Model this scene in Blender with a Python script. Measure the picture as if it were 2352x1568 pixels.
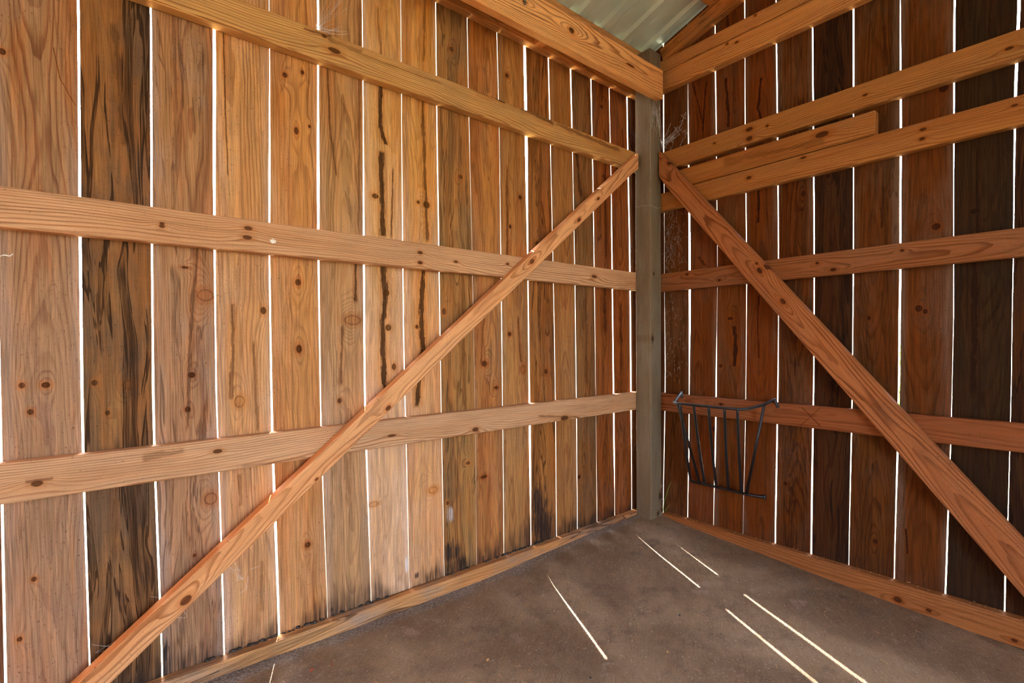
# Corner of a small open-fronted timber shed: gapped board walls on rails, a corner
# post, diagonal braces, a hay rack, a concrete floor and a ribbed metal roof.
# World: corner of the inner board faces at x=0,y=0; left wall along -x, right wall along -y.
import bpy, bmesh, math, random
from mathutils import Vector, Matrix
sc = bpy.context.scene
for o in list(bpy.data.objects): bpy.data.objects.remove(o)

# ------------------------------------------------------------------ camera
F = 1135.226
cam_d = bpy.data.cameras.new('camera'); cam = bpy.data.objects.new('camera', cam_d)
sc.collection.objects.link(cam); sc.camera = cam
cam_d.sensor_width = 36.0; cam_d.lens = F / 2352 * 36.0
cam_d.shift_y = 23.448 / 2352; cam_d.clip_start = 0.02; cam_d.clip_end = 300
yaw, pit, rol = 0.88364598, -0.01838463, -0.0077279
fw = Vector((math.cos(yaw) * math.cos(pit), math.sin(yaw) * math.cos(pit), math.sin(pit)))
rt = fw.cross(Vector((0, 0, 1))).normalized(); up = rt.cross(fw)
r2 = rt * math.cos(rol) + up * math.sin(rol); u2 = up * math.cos(rol) - rt * math.sin(rol)
M = Matrix.Identity(4)
for i in range(3):
    M[i][0] = r2[i]; M[i][1] = u2[i]; M[i][2] = -fw[i]
M.translation = Vector((-2.19187739, -1.56986156, 0.87622029))
cam.matrix_world = M

# ------------------------------------------------------------------ world, sun, exposure
W = bpy.data.worlds.new('sky'); sc.world = W; W.use_nodes = True
wt = W.node_tree; wt.nodes.clear()
SUN_AZ, SUN_EL = math.radians(-111.5), math.radians(42.4)     # direction the light travels
sky = wt.nodes.new('ShaderNodeTexSky'); sky.sky_type = 'NISHITA'; sky.sun_disc = False
sky.sun_elevation = SUN_EL; sky.sun_rotation = math.radians(90) - (SUN_AZ + math.pi); sky.altitude = 100
sky.air_density = 1.0; sky.dust_density = 2.5; sky.ozone_density = 1.0
bg = wt.nodes.new('ShaderNodeBackground'); bg.inputs['Strength'].default_value = 3.6
hz = wt.nodes.new('ShaderNodeMix'); hz.data_type = 'RGBA'; hz.inputs['Factor'].default_value = 0.55
hz.inputs['B'].default_value = (1.2, 1.2, 1.24, 1)          # bright thin cloud over the whole sky
wo = wt.nodes.new('ShaderNodeOutputWorld')
wt.links.new(sky.outputs[0], hz.inputs['A']); wt.links.new(hz.outputs['Result'], bg.inputs['Color'])
wt.links.new(bg.outputs[0], wo.inputs[0])
sd = bpy.data.lights.new('sun', 'SUN'); sd.energy = 18.0; sd.angle = math.radians(0.53); sd.color = (1, 0.93, 0.85)
so = bpy.data.objects.new('sun', sd); sc.collection.objects.link(so)
tr = Vector((math.cos(SUN_AZ) * math.cos(SUN_EL), math.sin(SUN_AZ) * math.cos(SUN_EL), -math.sin(SUN_EL)))
so.rotation_euler = tr.to_track_quat('-Z', 'Y').to_euler(); so.location = (2, 4, 5)
vs = sc.view_settings; sc.display_settings.display_device = 'sRGB'
vs.view_transform = 'Standard'; vs.look = 'None'; vs.gamma = 1; vs.use_curve_mapping = False
vs.exposure = 2.05
cy = sc.cycles; cy.use_denoising = True; cy.use_adaptive_sampling = True; cy.adaptive_threshold = .08; cy.max_bounces = 5; cy.diffuse_bounces = 4; cy.glossy_bounces = 2
cy.transmission_bounces = 2; cy.transparent_max_bounces = 4; cy.sample_clamp_indirect = 8
cy.caustics_reflective = False; cy.caustics_refractive = False

# ------------------------------------------------------------------ measured tables (metres)
ZL = [-0.06,0.12,0.32,0.55,0.75,0.95,1.15,1.4,1.65,1.9,2.15,2.36]
ZR = [-0.1,0.12,0.32,0.55,0.75,0.95,1.15,1.4,1.65,1.9,2.15,2.45,2.9]
SL = [[[-2.3819,-2.3777],[-2.3819,-2.3777],[-2.381,-2.3769],[-2.3799,-2.3757],[-2.379,-2.3749],[-2.3784,-2.3743],[-2.3775,-2.3734],[-2.3741,-2.37],[-2.3709,-2.3668],[-2.3709,-2.3668],[-2.3709,-2.3668],[-2.3709,-2.3668]],[[-2.2379,-2.2355],[-2.238,-2.2356],[-2.2398,-2.2363],[-2.2414,-2.2376],[-2.2414,-2.2366],[-2.2397,-2.2349],[-2.2379,-2.2331],[-2.2345,-2.2303],[-2.2314,-2.2272],[-2.2308,-2.2267],[-2.2308,-2.2267],[-2.2308,-2.2267]],[[-2.0951,-2.0923],[-2.0959,-2.0928],[-2.0992,-2.095],[-2.1022,-2.0984],[-2.103,-2.0982],[-2.1004,-2.0968],[-2.0986,-2.0947],[-2.0953,-2.0914],[-2.0913,-2.0877],[-2.0896,-2.0862],[-2.0896,-2.0862],[-2.0896,-2.0862]],[[-1.9532,-1.9508],[-1.9545,-1.9508],[-1.956,-1.9526],[-1.9586,-1.9559],[-1.9612,-1.958],[-1.96,-1.9568],[-1.9596,-1.9546],[-1.9573,-1.9502],[-1.9527,-1.9456],[-1.9507,-1.9436],[-1.9507,-1.9436],[-1.9507,-1.9436]],[[-1.8105,-1.8059],[-1.8131,-1.8073],[-1.8171,-1.8103],[-1.8208,-1.8149],[-1.8215,-1.8165],[-1.8207,-1.8166],[-1.82,-1.8161],[-1.8162,-1.8112],[-1.8105,-1.8083],[-1.8085,-1.8068],[-1.8085,-1.8068],[-1.8085,-1.8068]],[[-1.666,-1.6647],[-1.6685,-1.6668],[-1.6733,-1.6712],[-1.6786,-1.6754],[-1.6796,-1.6763],[-1.6795,-1.6757],[-1.6796,-1.675],[-1.6789,-1.6708],[-1.6734,-1.669],[-1.6703,-1.6648],[-1.6695,-1.6645],[-1.6695,-1.6645]],[[-1.5219,-1.5202],[-1.5243,-1.5219],[-1.529,-1.5252],[-1.5346,-1.5289],[-1.5369,-1.5312],[-1.5353,-1.5296],[-1.5336,-1.5279],[-1.5311,-1.5264],[-1.5284,-1.525],[-1.527,-1.5242],[-1.5268,-1.524],[-1.5268,-1.524]],[[-1.3813,-1.3797],[-1.3822,-1.3803],[-1.3844,-1.3819],[-1.3868,-1.384],[-1.3914,-1.3876],[-1.3925,-1.3887],[-1.392,-1.3882],[-1.3909,-1.388],[-1.39,-1.3877],[-1.3885,-1.3865],[-1.3872,-1.3854],[-1.3872,-1.3854]],[[-1.2369,-1.2354],[-1.2381,-1.2365],[-1.2406,-1.2385],[-1.243,-1.2406],[-1.2441,-1.2416],[-1.2455,-1.2424],[-1.2468,-1.2432],[-1.2484,-1.2445],[-1.2497,-1.2461],[-1.2498,-1.2466],[-1.2492,-1.2464],[-1.2492,-1.2464]],[[-1.0905,-1.0891],[-1.0905,-1.0891],[-1.0907,-1.0893],[-1.0909,-1.0895],[-1.0933,-1.092],[-1.0957,-1.0943],[-1.0982,-1.0966],[-1.1021,-1.1003],[-1.1067,-1.1044],[-1.1103,-1.1075],[-1.1127,-1.1097],[-1.1127,-1.1097]],[[-0.9544,-0.9523],[-0.955,-0.9521],[-0.9553,-0.9525],[-0.9557,-0.9529],[-0.9568,-0.9533],[-0.9578,-0.9538],[-0.9585,-0.9546],[-0.9593,-0.9565],[-0.9604,-0.9582],[-0.9651,-0.9622],[-0.971,-0.9677],[-0.971,-0.9677]],[[-0.8077,-0.8048],[-0.8083,-0.8053],[-0.8124,-0.8034],[-0.814,-0.8043],[-0.8133,-0.8076],[-0.8144,-0.8092],[-0.8154,-0.8108],[-0.8189,-0.8103],[-0.8228,-0.8092],[-0.8258,-0.8123],[-0.8283,-0.8174],[-0.8283,-0.8174]],[[-0.6569,-0.6538],[-0.657,-0.6538],[-0.6574,-0.6541],[-0.658,-0.6544],[-0.6604,-0.6568],[-0.6634,-0.66],[-0.6664,-0.6632],[-0.6718,-0.6687],[-0.6772,-0.6742],[-0.6851,-0.6791],[-0.6911,-0.6852],[-0.6911,-0.6852]],[[-0.5216,-0.5183],[-0.5217,-0.5184],[-0.5226,-0.519],[-0.5237,-0.5197],[-0.5254,-0.5214],[-0.5275,-0.5234],[-0.5295,-0.5255],[-0.5333,-0.5303],[-0.5385,-0.5357],[-0.547,-0.5395],[-0.554,-0.5464],[-0.554,-0.5464]],[[-0.3847,-0.3819],[-0.3848,-0.3819],[-0.3863,-0.3843],[-0.3883,-0.3867],[-0.3907,-0.3883],[-0.3931,-0.3898],[-0.3959,-0.3917],[-0.3997,-0.3947],[-0.4035,-0.3979],[-0.4105,-0.4042],[-0.4162,-0.4092],[-0.4162,-0.4092]],[[-0.2509,-0.2485],[-0.2511,-0.2483],[-0.2567,-0.2473],[-0.2596,-0.2497],[-0.2617,-0.2522],[-0.2637,-0.2548],[-0.2656,-0.2573],[-0.2678,-0.2604],[-0.2692,-0.2642],[-0.2762,-0.2722],[-0.2826,-0.2781],[-0.2826,-0.2781]],[[-0.1148,-0.1115],[-0.115,-0.1116],[-0.117,-0.1123],[-0.1214,-0.111],[-0.1227,-0.1125],[-0.1237,-0.1142],[-0.1248,-0.1158],[-0.1286,-0.1201],[-0.1352,-0.1269],[-0.1414,-0.1332],[-0.1457,-0.1376],[-0.1457,-0.1376]]]
SR = [[[0.1081,0.1119],[0.1101,0.114],[0.1149,0.1189],[0.1199,0.1241],[0.1218,0.1262],[0.1207,0.1239],[0.1196,0.1216],[0.12,0.1219],[0.1182,0.1214],[0.1143,0.1199],[0.1148,0.1204],[0.1148,0.1204],[0.1148,0.1204]],[[0.2458,0.2493],[0.2481,0.2522],[0.2527,0.2577],[0.2551,0.259],[0.2553,0.2607],[0.256,0.2648],[0.2555,0.2658],[0.255,0.2644],[0.2535,0.2606],[0.252,0.2564],[0.2518,0.2535],[0.2518,0.2535],[0.2518,0.2535]],[[0.3797,0.3813],[0.3823,0.3851],[0.3873,0.3922],[0.3911,0.3967],[0.393,0.3983],[0.3979,0.3996],[0.4006,0.4019],[0.3991,0.4019],[0.3956,0.3985],[0.3927,0.3971],[0.3883,0.3935],[0.388,0.3911],[0.388,0.3911]],[[0.5198,0.5211],[0.522,0.5236],[0.5264,0.5288],[0.5308,0.5337],[0.5325,0.5354],[0.5339,0.537],[0.5344,0.5387],[0.532,0.5363],[0.5291,0.5333],[0.5265,0.5305],[0.5265,0.5296],[0.5233,0.529],[0.5233,0.529]],[[0.6564,0.661],[0.658,0.6631],[0.661,0.6668],[0.6645,0.6696],[0.6673,0.6718],[0.6689,0.6723],[0.6685,0.6725],[0.6667,0.6712],[0.6639,0.6687],[0.6605,0.6656],[0.657,0.6619],[0.6557,0.6596],[0.6557,0.6596]],[[0.796,0.8013],[0.7967,0.8022],[0.798,0.8039],[0.8014,0.806],[0.8038,0.8079],[0.8041,0.8081],[0.8041,0.8082],[0.8021,0.8066],[0.7996,0.8042],[0.7966,0.8011],[0.7948,0.7989],[0.7948,0.7989],[0.7948,0.7989]],[[0.9283,0.9304],[0.9295,0.9321],[0.9317,0.9351],[0.9347,0.9386],[0.9372,0.94],[0.9377,0.9406],[0.938,0.9415],[0.9375,0.9409],[0.9363,0.94],[0.9347,0.9395],[0.9335,0.9387],[0.9335,0.9387],[0.9335,0.9387]],[[1.0694,1.0722],[1.0711,1.0743],[1.0741,1.0781],[1.0773,1.0833],[1.0792,1.0857],[1.079,1.0855],[1.0807,1.0867],[1.0795,1.0851],[1.079,1.0853],[1.0775,1.0817],[1.0765,1.0783],[1.0765,1.0783],[1.0765,1.0783]],[[1.2087,1.2124],[1.2133,1.2175],[1.2171,1.2206],[1.2228,1.225],[1.2253,1.2266],[1.2271,1.2286],[1.2259,1.2272],[1.224,1.2262],[1.2225,1.2261],[1.221,1.2259],[1.2218,1.2266],[1.2218,1.2266],[1.2218,1.2266]],[[1.3548,1.3577],[1.3553,1.3588],[1.361,1.3628],[1.3636,1.3651],[1.3654,1.3667],[1.3656,1.367],[1.3666,1.3685],[1.3657,1.3686],[1.3652,1.3716],[1.3704,1.3774],[1.3708,1.3778],[1.3708,1.3778],[1.3708,1.3778]]]
ML = [["k",-2.3416,0.7877,0.0056,0.0069],["k",-2.302,0.7863,0.0081,0.0071],["k",-2.3285,0.7261,0.0057,0.007],["k",-2.3588,1.53,0.0061,0.0077],["k",-2.3299,0.3412,0.005,0.006],["k",-2.3558,0.2117,0.0049,0.006],["k",-2.2157,0.7864,0.0065,0.0074],["k",-2.1925,0.711,0.005,0.0064],["k",-2.0165,0.7959,0.0089,0.0082],["k",-2.0268,0.7044,0.0069,0.0082],["k",-2.0264,1.0827,0.0088,0.0035],["k",-2.0176,0.3089,0.004,0.0047],["k",-1.8372,0.9749,0.0081,0.0114],["k",-1.7671,1.6761,0.0074,0.0077],["k",-1.717,1.7006,0.0051,0.0066],["k",-1.7374,1.5197,0.0063,0.0118],["k",-1.6989,1.543,0.0039,0.0053],["k",-1.7392,1.0639,0.0089,0.0105],["k",-1.7397,0.8622,0.0089,0.0132],["k",-1.7231,0.2585,0.0091,0.0094],["k",-1.6184,0.6948,0.007,0.0084],["k",-1.4889,1.3689,0.0123,0.0087],["k",-1.4527,1.0489,0.0111,0.0118],["k",-1.4479,0.9308,0.0112,0.0119],["k",-1.4288,0.7964,0.0081,0.012],["k",-1.2945,1.373,0.0143,0.0125],["k",-1.3277,1.3766,0.0069,0.0062],["k",-1.3384,0.9353,0.0069,0.0077],["k",-1.1478,1.5025,0.0098,0.0082],["k",-1.1829,1.9655,0.0096,0.0096],["k",-1.2264,0.9931,0.0094,0.0128],["k",-1.1264,0.4155,0.0101,0.0067],["k",-1.2198,0.2808,0.0076,0.0081],["k",-1.0437,0.7942,0.0149,0.012],["k",-1.0506,0.3482,0.017,0.0069],["k",-0.9864,0.6962,0.011,0.007],["k",-0.8529,1.4787,0.0095,0.009],["k",-0.9078,1.3503,0.0069,0.0089],["k",-0.9145,0.9112,0.0092,0.0089],["k",-0.9176,1.958,0.0091,0.0088],["k",-0.7569,1.2976,0.0152,0.013],["k",-0.7132,0.7491,0.0104,0.0114],["k",-0.3187,1.6748,0.0129,0.0105],["k",-0.3198,1.0239,0.013,0.0127],["k",-0.3357,2.0033,0.0096,0.0083],["k",-0.5071,0.2508,0.0118,0.0101],["p",-2.1507,0.7782,0.0113,0.0098],["p",-1.9809,1.0112,0.0174,0.0142],["p",-1.9777,0.4543,0.0134,0.0144],["p",-1.9033,0.7153,0.0121,0.0148],["p",-1.5721,0.9531,0.0248,0.0141],["p",-1.509,0.338,0.0154,0.0073],["p",-1.2803,0.3415,0.0164,0.0111],["p",-0.8431,0.7638,0.0121,0.0146],["m",-0.7473,0.1136,0.0494,0.1421],["m",-0.7297,0.0617,0.0741,0.0953],["m",-0.7697,0.1754,0.0255,0.0941],["m",-1.2029,0.0914,0.0428,0.0427],["m",-1.1764,0.0342,0.0557,0.0365],["m",-1.0584,0.0237,0.017,0.0207],["m",-1.3513,0.0481,0.0087,0.0125],["m",-1.6556,0.033,0.0138,0.0139],["m",-2.0863,0.0695,0.0084,0.0344],["m",-1.9032,0.0222,0.0089,0.0125],["m",-0.8552,0.0062,0.0291,0.0165],["m",-2.1665,0.1134,0.0173,0.0132],["w",-1.3866,0.1007,0.0084,0.0308],["w",-1.207,0.2371,0.0153,0.0327],["s",-2.2752,1.5684,-2.2644,1.5019,0.0011,0.7],["s",-2.2644,1.5019,-2.2394,1.4487,0.0011,0.7],["s",-1.9957,1.1487,-2.0137,0.9605,0.0035,0.6],["s",-2.0137,0.9605,-2.0286,0.6579,0.0035,0.6],["s",-1.9878,0.7127,-1.9942,0.6302,0.0025,0.6],["s",-1.9264,1.7562,-1.9258,1.5298,0.0016,0.8],["s",-1.9258,1.5298,-1.9213,1.3509,0.0016,0.8],["s",-1.9174,0.9879,-1.9172,0.8659,0.0049,0.65],["s",-1.9172,0.8659,-1.9238,0.7255,0.0049,0.65],["s",-1.8639,0.8777,-1.8575,0.632,0.0034,0.6],["s",-1.8543,0.2438,-1.8542,0.1029,0.0046,0.4],["s",-1.642,1.734,-1.6366,1.5463,0.0027,0.7],["s",-1.6366,1.5463,-1.6193,1.4139,0.0027,0.7],["s",-1.5345,1.9812,-1.5474,1.2593,0.0037,0.55],["s",-1.5592,1.1447,-1.561,1.0172,0.0037,0.9],["s",-1.6066,0.9314,-1.6134,0.7502,0.0035,0.7],["s",-1.4637,1.7513,-1.4687,1.6123,0.0062,1],["s",-1.4687,1.6123,-1.4523,1.5511,0.0062,1],["s",-1.4653,1.5188,-1.4629,1.3444,0.0071,1],["s",-1.4629,1.3444,-1.4643,1.2418,0.0071,1],["s",-1.4641,1.1393,-1.4578,1.0221,0.0079,1],["s",-1.4578,1.0221,-1.4682,0.9481,0.0079,1],["s",-1.4682,0.9481,-1.4665,0.7269,0.0079,1],["s",-1.4232,1.4696,-1.4326,1.246,0.0024,0.8],["s",-1.4713,1.9935,-1.4587,1.782,0.0039,0.5],["s",-1.2908,2.0995,-1.2959,1.9748,0.0044,0.55],["s",-1.2959,1.9748,-1.3023,1.8804,0.0044,0.55],["s",-1.3073,1.756,-1.3002,1.4805,0.0053,0.8],["s",-1.3002,1.4805,-1.2925,1.2488,0.0053,0.8],["s",-1.3114,1.1457,-1.3205,0.9822,0.0079,1],["s",-1.3205,0.9822,-1.315,0.8578,0.0079,1],["s",-1.315,0.8578,-1.3419,0.657,0.0079,1],["s",-1.3727,0.6596,-1.2997,0.6612,0.0054,0.6],["s",-1.363,2.0686,-1.3768,1.2533,0.0025,0.35],["s",-1.1439,1.1524,-1.1417,0.6563,0.004,0.6],["s",-1.0368,1.0423,-1.0604,0.8033,0.0052,0.6],["s",-0.9215,1.5771,-0.9233,1.1716,0.0046,0.7],["s",-0.8696,0.9782,-0.8548,0.797,0.0036,0.7],["s",-1.023,0.3346,-1.0473,0.0622,0.0053,0.35],["s",-0.524,1.82,-0.4855,1.5506,0.0088,0.8],["s",-0.7386,1.6348,-0.7449,1.2244,0.0064,0.45],["s",-0.3118,1.7495,-0.3083,1.2883,0.0065,0.9],["s",-0.3222,1.1397,-0.3171,0.9289,0.0097,0.9],["s",-0.4557,1.1716,-0.4502,0.6825,0.0076,0.5],["s",-0.1961,1.0608,-0.1917,0.6236,0.0087,0.7],["s",-0.1773,1.9311,-0.1719,1.6725,0.007,0.6],["s",-0.4281,2.0568,-0.4117,1.8084,0.0077,0.6],["s",-0.1419,2.0494,-0.1074,1.8616,0.009,0.9],["s",-1.7073,0.174,-1.7065,0.0509,0.0026,0.4],["s",-1.5996,0.5243,-1.5949,0.3536,0.0065,0.35],["s",-1.9088,0.5082,-1.9058,0.4207,0.0044,0.5],["s",-2.1632,1.6626,-2.1506,1.518,0.006,0.5],["s",-2.1506,1.518,-2.1488,1.3789,0.006,0.5],["s",-2.1746,0.6312,-2.1863,0.3508,0.0042,0.35],["s",-2.0394,1.7341,-2.0415,1.3258,0.0043,0.35],["s",-2.1909,1.1253,-2.1898,0.955,0.005,0.3]]
MR = [["k",0.7654,1.4691,0.0097,0.0123],["k",0.462,0.9784,0.0141,0.0079],["k",0.4168,0.7613,0.0084,0.0081],["k",0.7001,0.2768,0.0086,0.0092],["k",1.1359,0.9845,0.0107,0.0121],["k",1.1538,0.973,0.007,0.009],["k",1.181,1.2603,0.0125,0.0118],["k",1.1985,1.7191,0.0123,0.0131],["k",0.8542,1.5158,0.0075,0.0085],["k",1.0137,0.1287,0.008,0.0097],["k",1.2759,1.2921,0.0094,0.0085],["k",0.9909,0.9575,0.0054,0.0081],["k",0.3849,0.4646,0.0086,0.0123],["s",0.2778,2.1127,0.307,1.9985,0.0033,0.9],["s",0.307,1.9985,0.3291,1.8987,0.0033,0.9],["s",0.3467,2.0846,0.3291,1.8682,0.0044,0.9],["s",0.4414,2.0657,0.4475,1.9655,0.0061,1],["s",0.4475,1.9655,0.4536,1.8462,0.0061,1],["s",0.4776,2.0507,0.4797,1.8953,0.005,0.5],["s",0.5976,2.001,0.5849,1.876,0.0055,1],["s",0.5849,1.876,0.5979,1.8305,0.0055,1],["s",0.5891,1.5294,0.5856,1.3896,0.0055,1],["s",0.5898,1.0692,0.5844,0.9562,0.0037,0.9],["s",0.5844,0.9562,0.5902,0.8047,0.0037,0.9],["s",0.4802,0.9403,0.4882,0.8421,0.0079,1],["s",0.4882,0.8421,0.4803,0.7633,0.0079,1],["s",0.3086,1.2775,0.3419,1.2319,0.0066,0.7],["s",0.4372,2.4186,0.4514,2.2947,0.006,0.8],["s",0.6454,2.3075,0.6333,2.1685,0.0053,0.5],["s",0.8937,2.0435,0.887,1.8813,0.0066,0.4],["s",1.0309,2.0087,1.0381,1.8654,0.0052,0.6],["s",1.0338,1.4293,1.028,1.2887,0.0052,0.6],["s",1.2798,1.1856,1.2789,0.7029,0.0063,0.8],["s",1.2428,1.9606,1.2503,1.7875,0.0027,0.6],["s",1.31,1.9529,1.3078,1.8445,0.002,0.8],["s",1.2828,1.4941,1.2858,1.2128,0.0031,0.8],["s",0.7409,1.4837,0.7384,1.1647,0.0066,0.5],["s",0.8668,1.3524,0.8618,0.6727,0.0075,0.4],["s",1.1038,0.2002,1.1092,0.1159,0.0025,1],["s",0.3371,0.6347,0.3147,0.4031,0.0067,0.5],["s",0.4883,0.685,0.4845,0.3292,0.006,0.4],["s",1.2591,1.1318,1.2628,0.9027,0.0027,0.5]]
K_A = [[[-1.6331,-0.038,1.7792],0.0163,0.008],[[-1.6631,-0.038,1.8115],0.0066,0.0053],[[-1.0766,-0.038,1.8319],0.0185,0.0082],[[-0.619,-0.038,1.8492],0.0136,0.0076]]
K_B = [[[-2.0776,-0.038,1.1844],0.0045,0.0033],[[-2.0777,-0.038,1.1778],0.0054,0.0044],[[-1.881,-0.038,1.1999],0.0088,0.006],[[-1.8836,-0.038,1.1742],0.0099,0.006],[[-1.344,-0.038,1.1909],0.0085,0.006],[[-1.3445,-0.038,1.1562],0.0085,0.006],[[-1.1975,-0.038,1.1735],0.0076,0.0048],[[-0.9538,-0.038,1.1886],0.0067,0.0052],[[-0.4381,-0.038,1.1791],0.0152,0.0081]]
K_C = [[[-1.9647,-0.038,0.5894],0.0092,0.0059],[[-2.3176,-0.038,0.5683],0.0085,0.0069],[[-1.117,-0.038,0.5485],0.0121,0.0083],[[-0.6378,-0.038,0.5421],0.0191,0.0115],[[-1.721,-0.038,0.4959],0.0038,0.0039],[[-1.4582,-0.038,0.5682],0.0126,0.0044]]
K_H = [[[-0.715,-0.166,2.1357],0.0127,0.0122],[[-0.9661,-0.166,2.1435],0.0086,0.0064],[[-0.3323,-0.166,2.1287],0.0257,0.0059]]
K_BL = [[[-2.0466,-0.076,0.227],0.0121,0.01],[[-1.4874,-0.076,0.6667],0.0091,0.0071],[[-0.8579,-0.076,1.2034],0.0118,0.0088],[[-0.58,-0.076,1.4114],0.0112,0.0076],[[-0.4524,-0.076,1.5271],0.009,0.0059],[[-1.7181,-0.076,0.477],0.005,0.0039]]
K_R1 = [[[-0.038,-0.5654,1.7849],0.013,0.0093],[[-0.038,-0.5654,1.7459],0.0111,0.0093],[[-0.038,-0.6397,1.7744],0.0053,0.0054],[[-0.038,-1.3573,1.7653],0.0085,0.0053],[[-0.038,-0.9852,1.7684],0.0067,0.0047],[[-0.038,-0.4079,1.7749],0.0062,0.0039]]
K_R2 = [[[-0.038,-0.8452,1.671],0.0194,0.0117]]
K_R3 = [[[-0.038,-1.1515,1.5882],0.0081,0.0059],[[-0.038,-1.1494,1.5567],0.0069,0.0059],[[-0.038,-0.7789,1.6017],0.0095,0.0052],[[-0.038,-0.5637,1.5788],0.0093,0.0075],[[-0.038,-1.3699,1.5874],0.0065,0.004]]
K_R4 = [[[-0.038,-0.4306,1.1524],0.0062,0.0059],[[-0.038,-0.8856,1.1457],0.0088,0.0066],[[-0.038,-0.8301,1.1777],0.0046,0.0051],[[-0.038,-0.2697,1.1959],0.0069,0.0062],[[-0.038,-1.0968,1.1873],0.0049,0.0045]]
K_R5 = [[[-0.038,-0.4388,0.5892],0.0082,0.0059],[[-0.038,-1.0662,0.6327],0.0038,0.0047]]
K_BR = [[[-0.076,-0.6272,1.1694],0.0124,0.0091],[[-0.076,-0.6553,1.1822],0.0121,0.009],[[-0.076,-0.7186,1.0341],0.0116,0.0088],[[-0.076,-0.1985,1.7374],0.0095,0.0104],[[-0.076,-0.6146,1.2],0.0054,0.0055]]
K_RL = [[[-0.038,-0.4669,2.1938],0.006,0.0057],[[-0.038,-0.51,2.1812],0.0077,0.0056]]
K_RU = [[[-0.038,-0.5906,2.2567],0.0055,0.0055]]
K_BS = [[[-0.038,-1.0911,-0.0444],0.0099,0.0109],[[-0.038,-1.1764,-0.0478],0.0069,0.006],[[-0.038,-1.3826,-0.0554],0.0066,0.0054]]
K_P = [[[-0.05,-0.0557,1.6825],0.0104,0.0066]]
S_A = [[[-1.7204,-0.038,1.8112],[-1.6432,-0.038,1.8164],0.0039,0.7],[[-1.65,-0.038,1.8073],[-1.5467,-0.038,1.808],0.006,0.45],[[-1.5468,-0.038,1.7983],[-1.2581,-0.038,1.8025],0.0028,0.35],[[-1.0968,-0.038,1.8305],[-0.9605,-0.038,1.8276],0.0073,0.9],[[-0.9605,-0.038,1.8344],[-0.6987,-0.038,1.8123],0.0068,0.75],[[-0.6727,-0.038,1.8157],[-0.2601,-0.038,1.8026],0.0075,0.6]]
S_C = [[[-2.1249,-0.038,0.5954],[-2.043,-0.038,0.6032],0.0065,0.4],[[-2.335,-0.038,0.5755],[-2.2924,-0.038,0.5755],0.0024,0.5],[[-1.9024,-0.038,0.5391],[-1.7393,-0.038,0.5383],0.003,0.35],[[-0.7858,-0.038,0.5666],[-0.5458,-0.038,0.5366],0.0037,0.5]]
S_R5 = [[[-0.038,-0.7786,0.6063],[-0.038,-0.8429,0.5408],0.0014,0.9],[[-0.038,-0.8427,0.6125],[-0.038,-0.7707,0.5317],0.0012,0.75]]
S_R2 = [[[-0.038,-0.457,1.6763],[-0.038,-0.6363,1.6614],0.0116,0.35],[[-0.038,-0.6363,1.6614],[-0.038,-0.8483,1.6433],0.0091,0.4]]
rack = {"rim":[[-0.047,-0.2396,0.6288],[-0.1533,-0.283,0.607],[-0.1963,-0.3012,0.6],[-0.2258,-0.3504,0.6],[-0.2242,-0.4147,0.6],[-0.2266,-0.4823,0.6],[-0.2308,-0.554,0.6],[-0.2222,-0.6159,0.6],[-0.1894,-0.6284,0.6],[-0.1287,-0.6339,0.604],[-0.0821,-0.6449,0.61],[-0.0374,-0.6556,0.62],[-0.047,-0.6788,0.6283]],"tops":[[-0.1533,-0.283,0.607],[-0.2258,-0.3504,0.6],[-0.2242,-0.4147,0.6],[-0.2266,-0.4823,0.6],[-0.2308,-0.554,0.6],[-0.2222,-0.6159,0.6],[-0.0821,-0.6449,0.61]],"bots":[[-0.03,-0.331,0.2067],[-0.03,-0.298,0.2037],[-0.03,-0.3572,0.2082],[-0.03,-0.4138,0.2063],[-0.03,-0.4725,0.2064],[-0.03,-0.5308,0.202],[-0.03,-0.5533,0.2072]],"bend":[[-0.004,-0.6113,0.1995]],"hookr":[[-0.045,-0.6901,0.5983]],"hookl":[[-0.045,-0.243,0.6056]]}
leaf = [[-1.7664,-0.1625,-0.04],[-1.7138,-0.1705,-0.04],[-1.3402,-0.408,-0.04],[-0.8889,-0.7163,-0.04],[-1.123,-0.6246,-0.04]]
grass = [[-0.012,-0.118,0.0281],[-0.012,-0.1359,0.0904],[-0.012,-0.156,0.1392],[-0.012,-0.1685,0.1727]]

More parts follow.
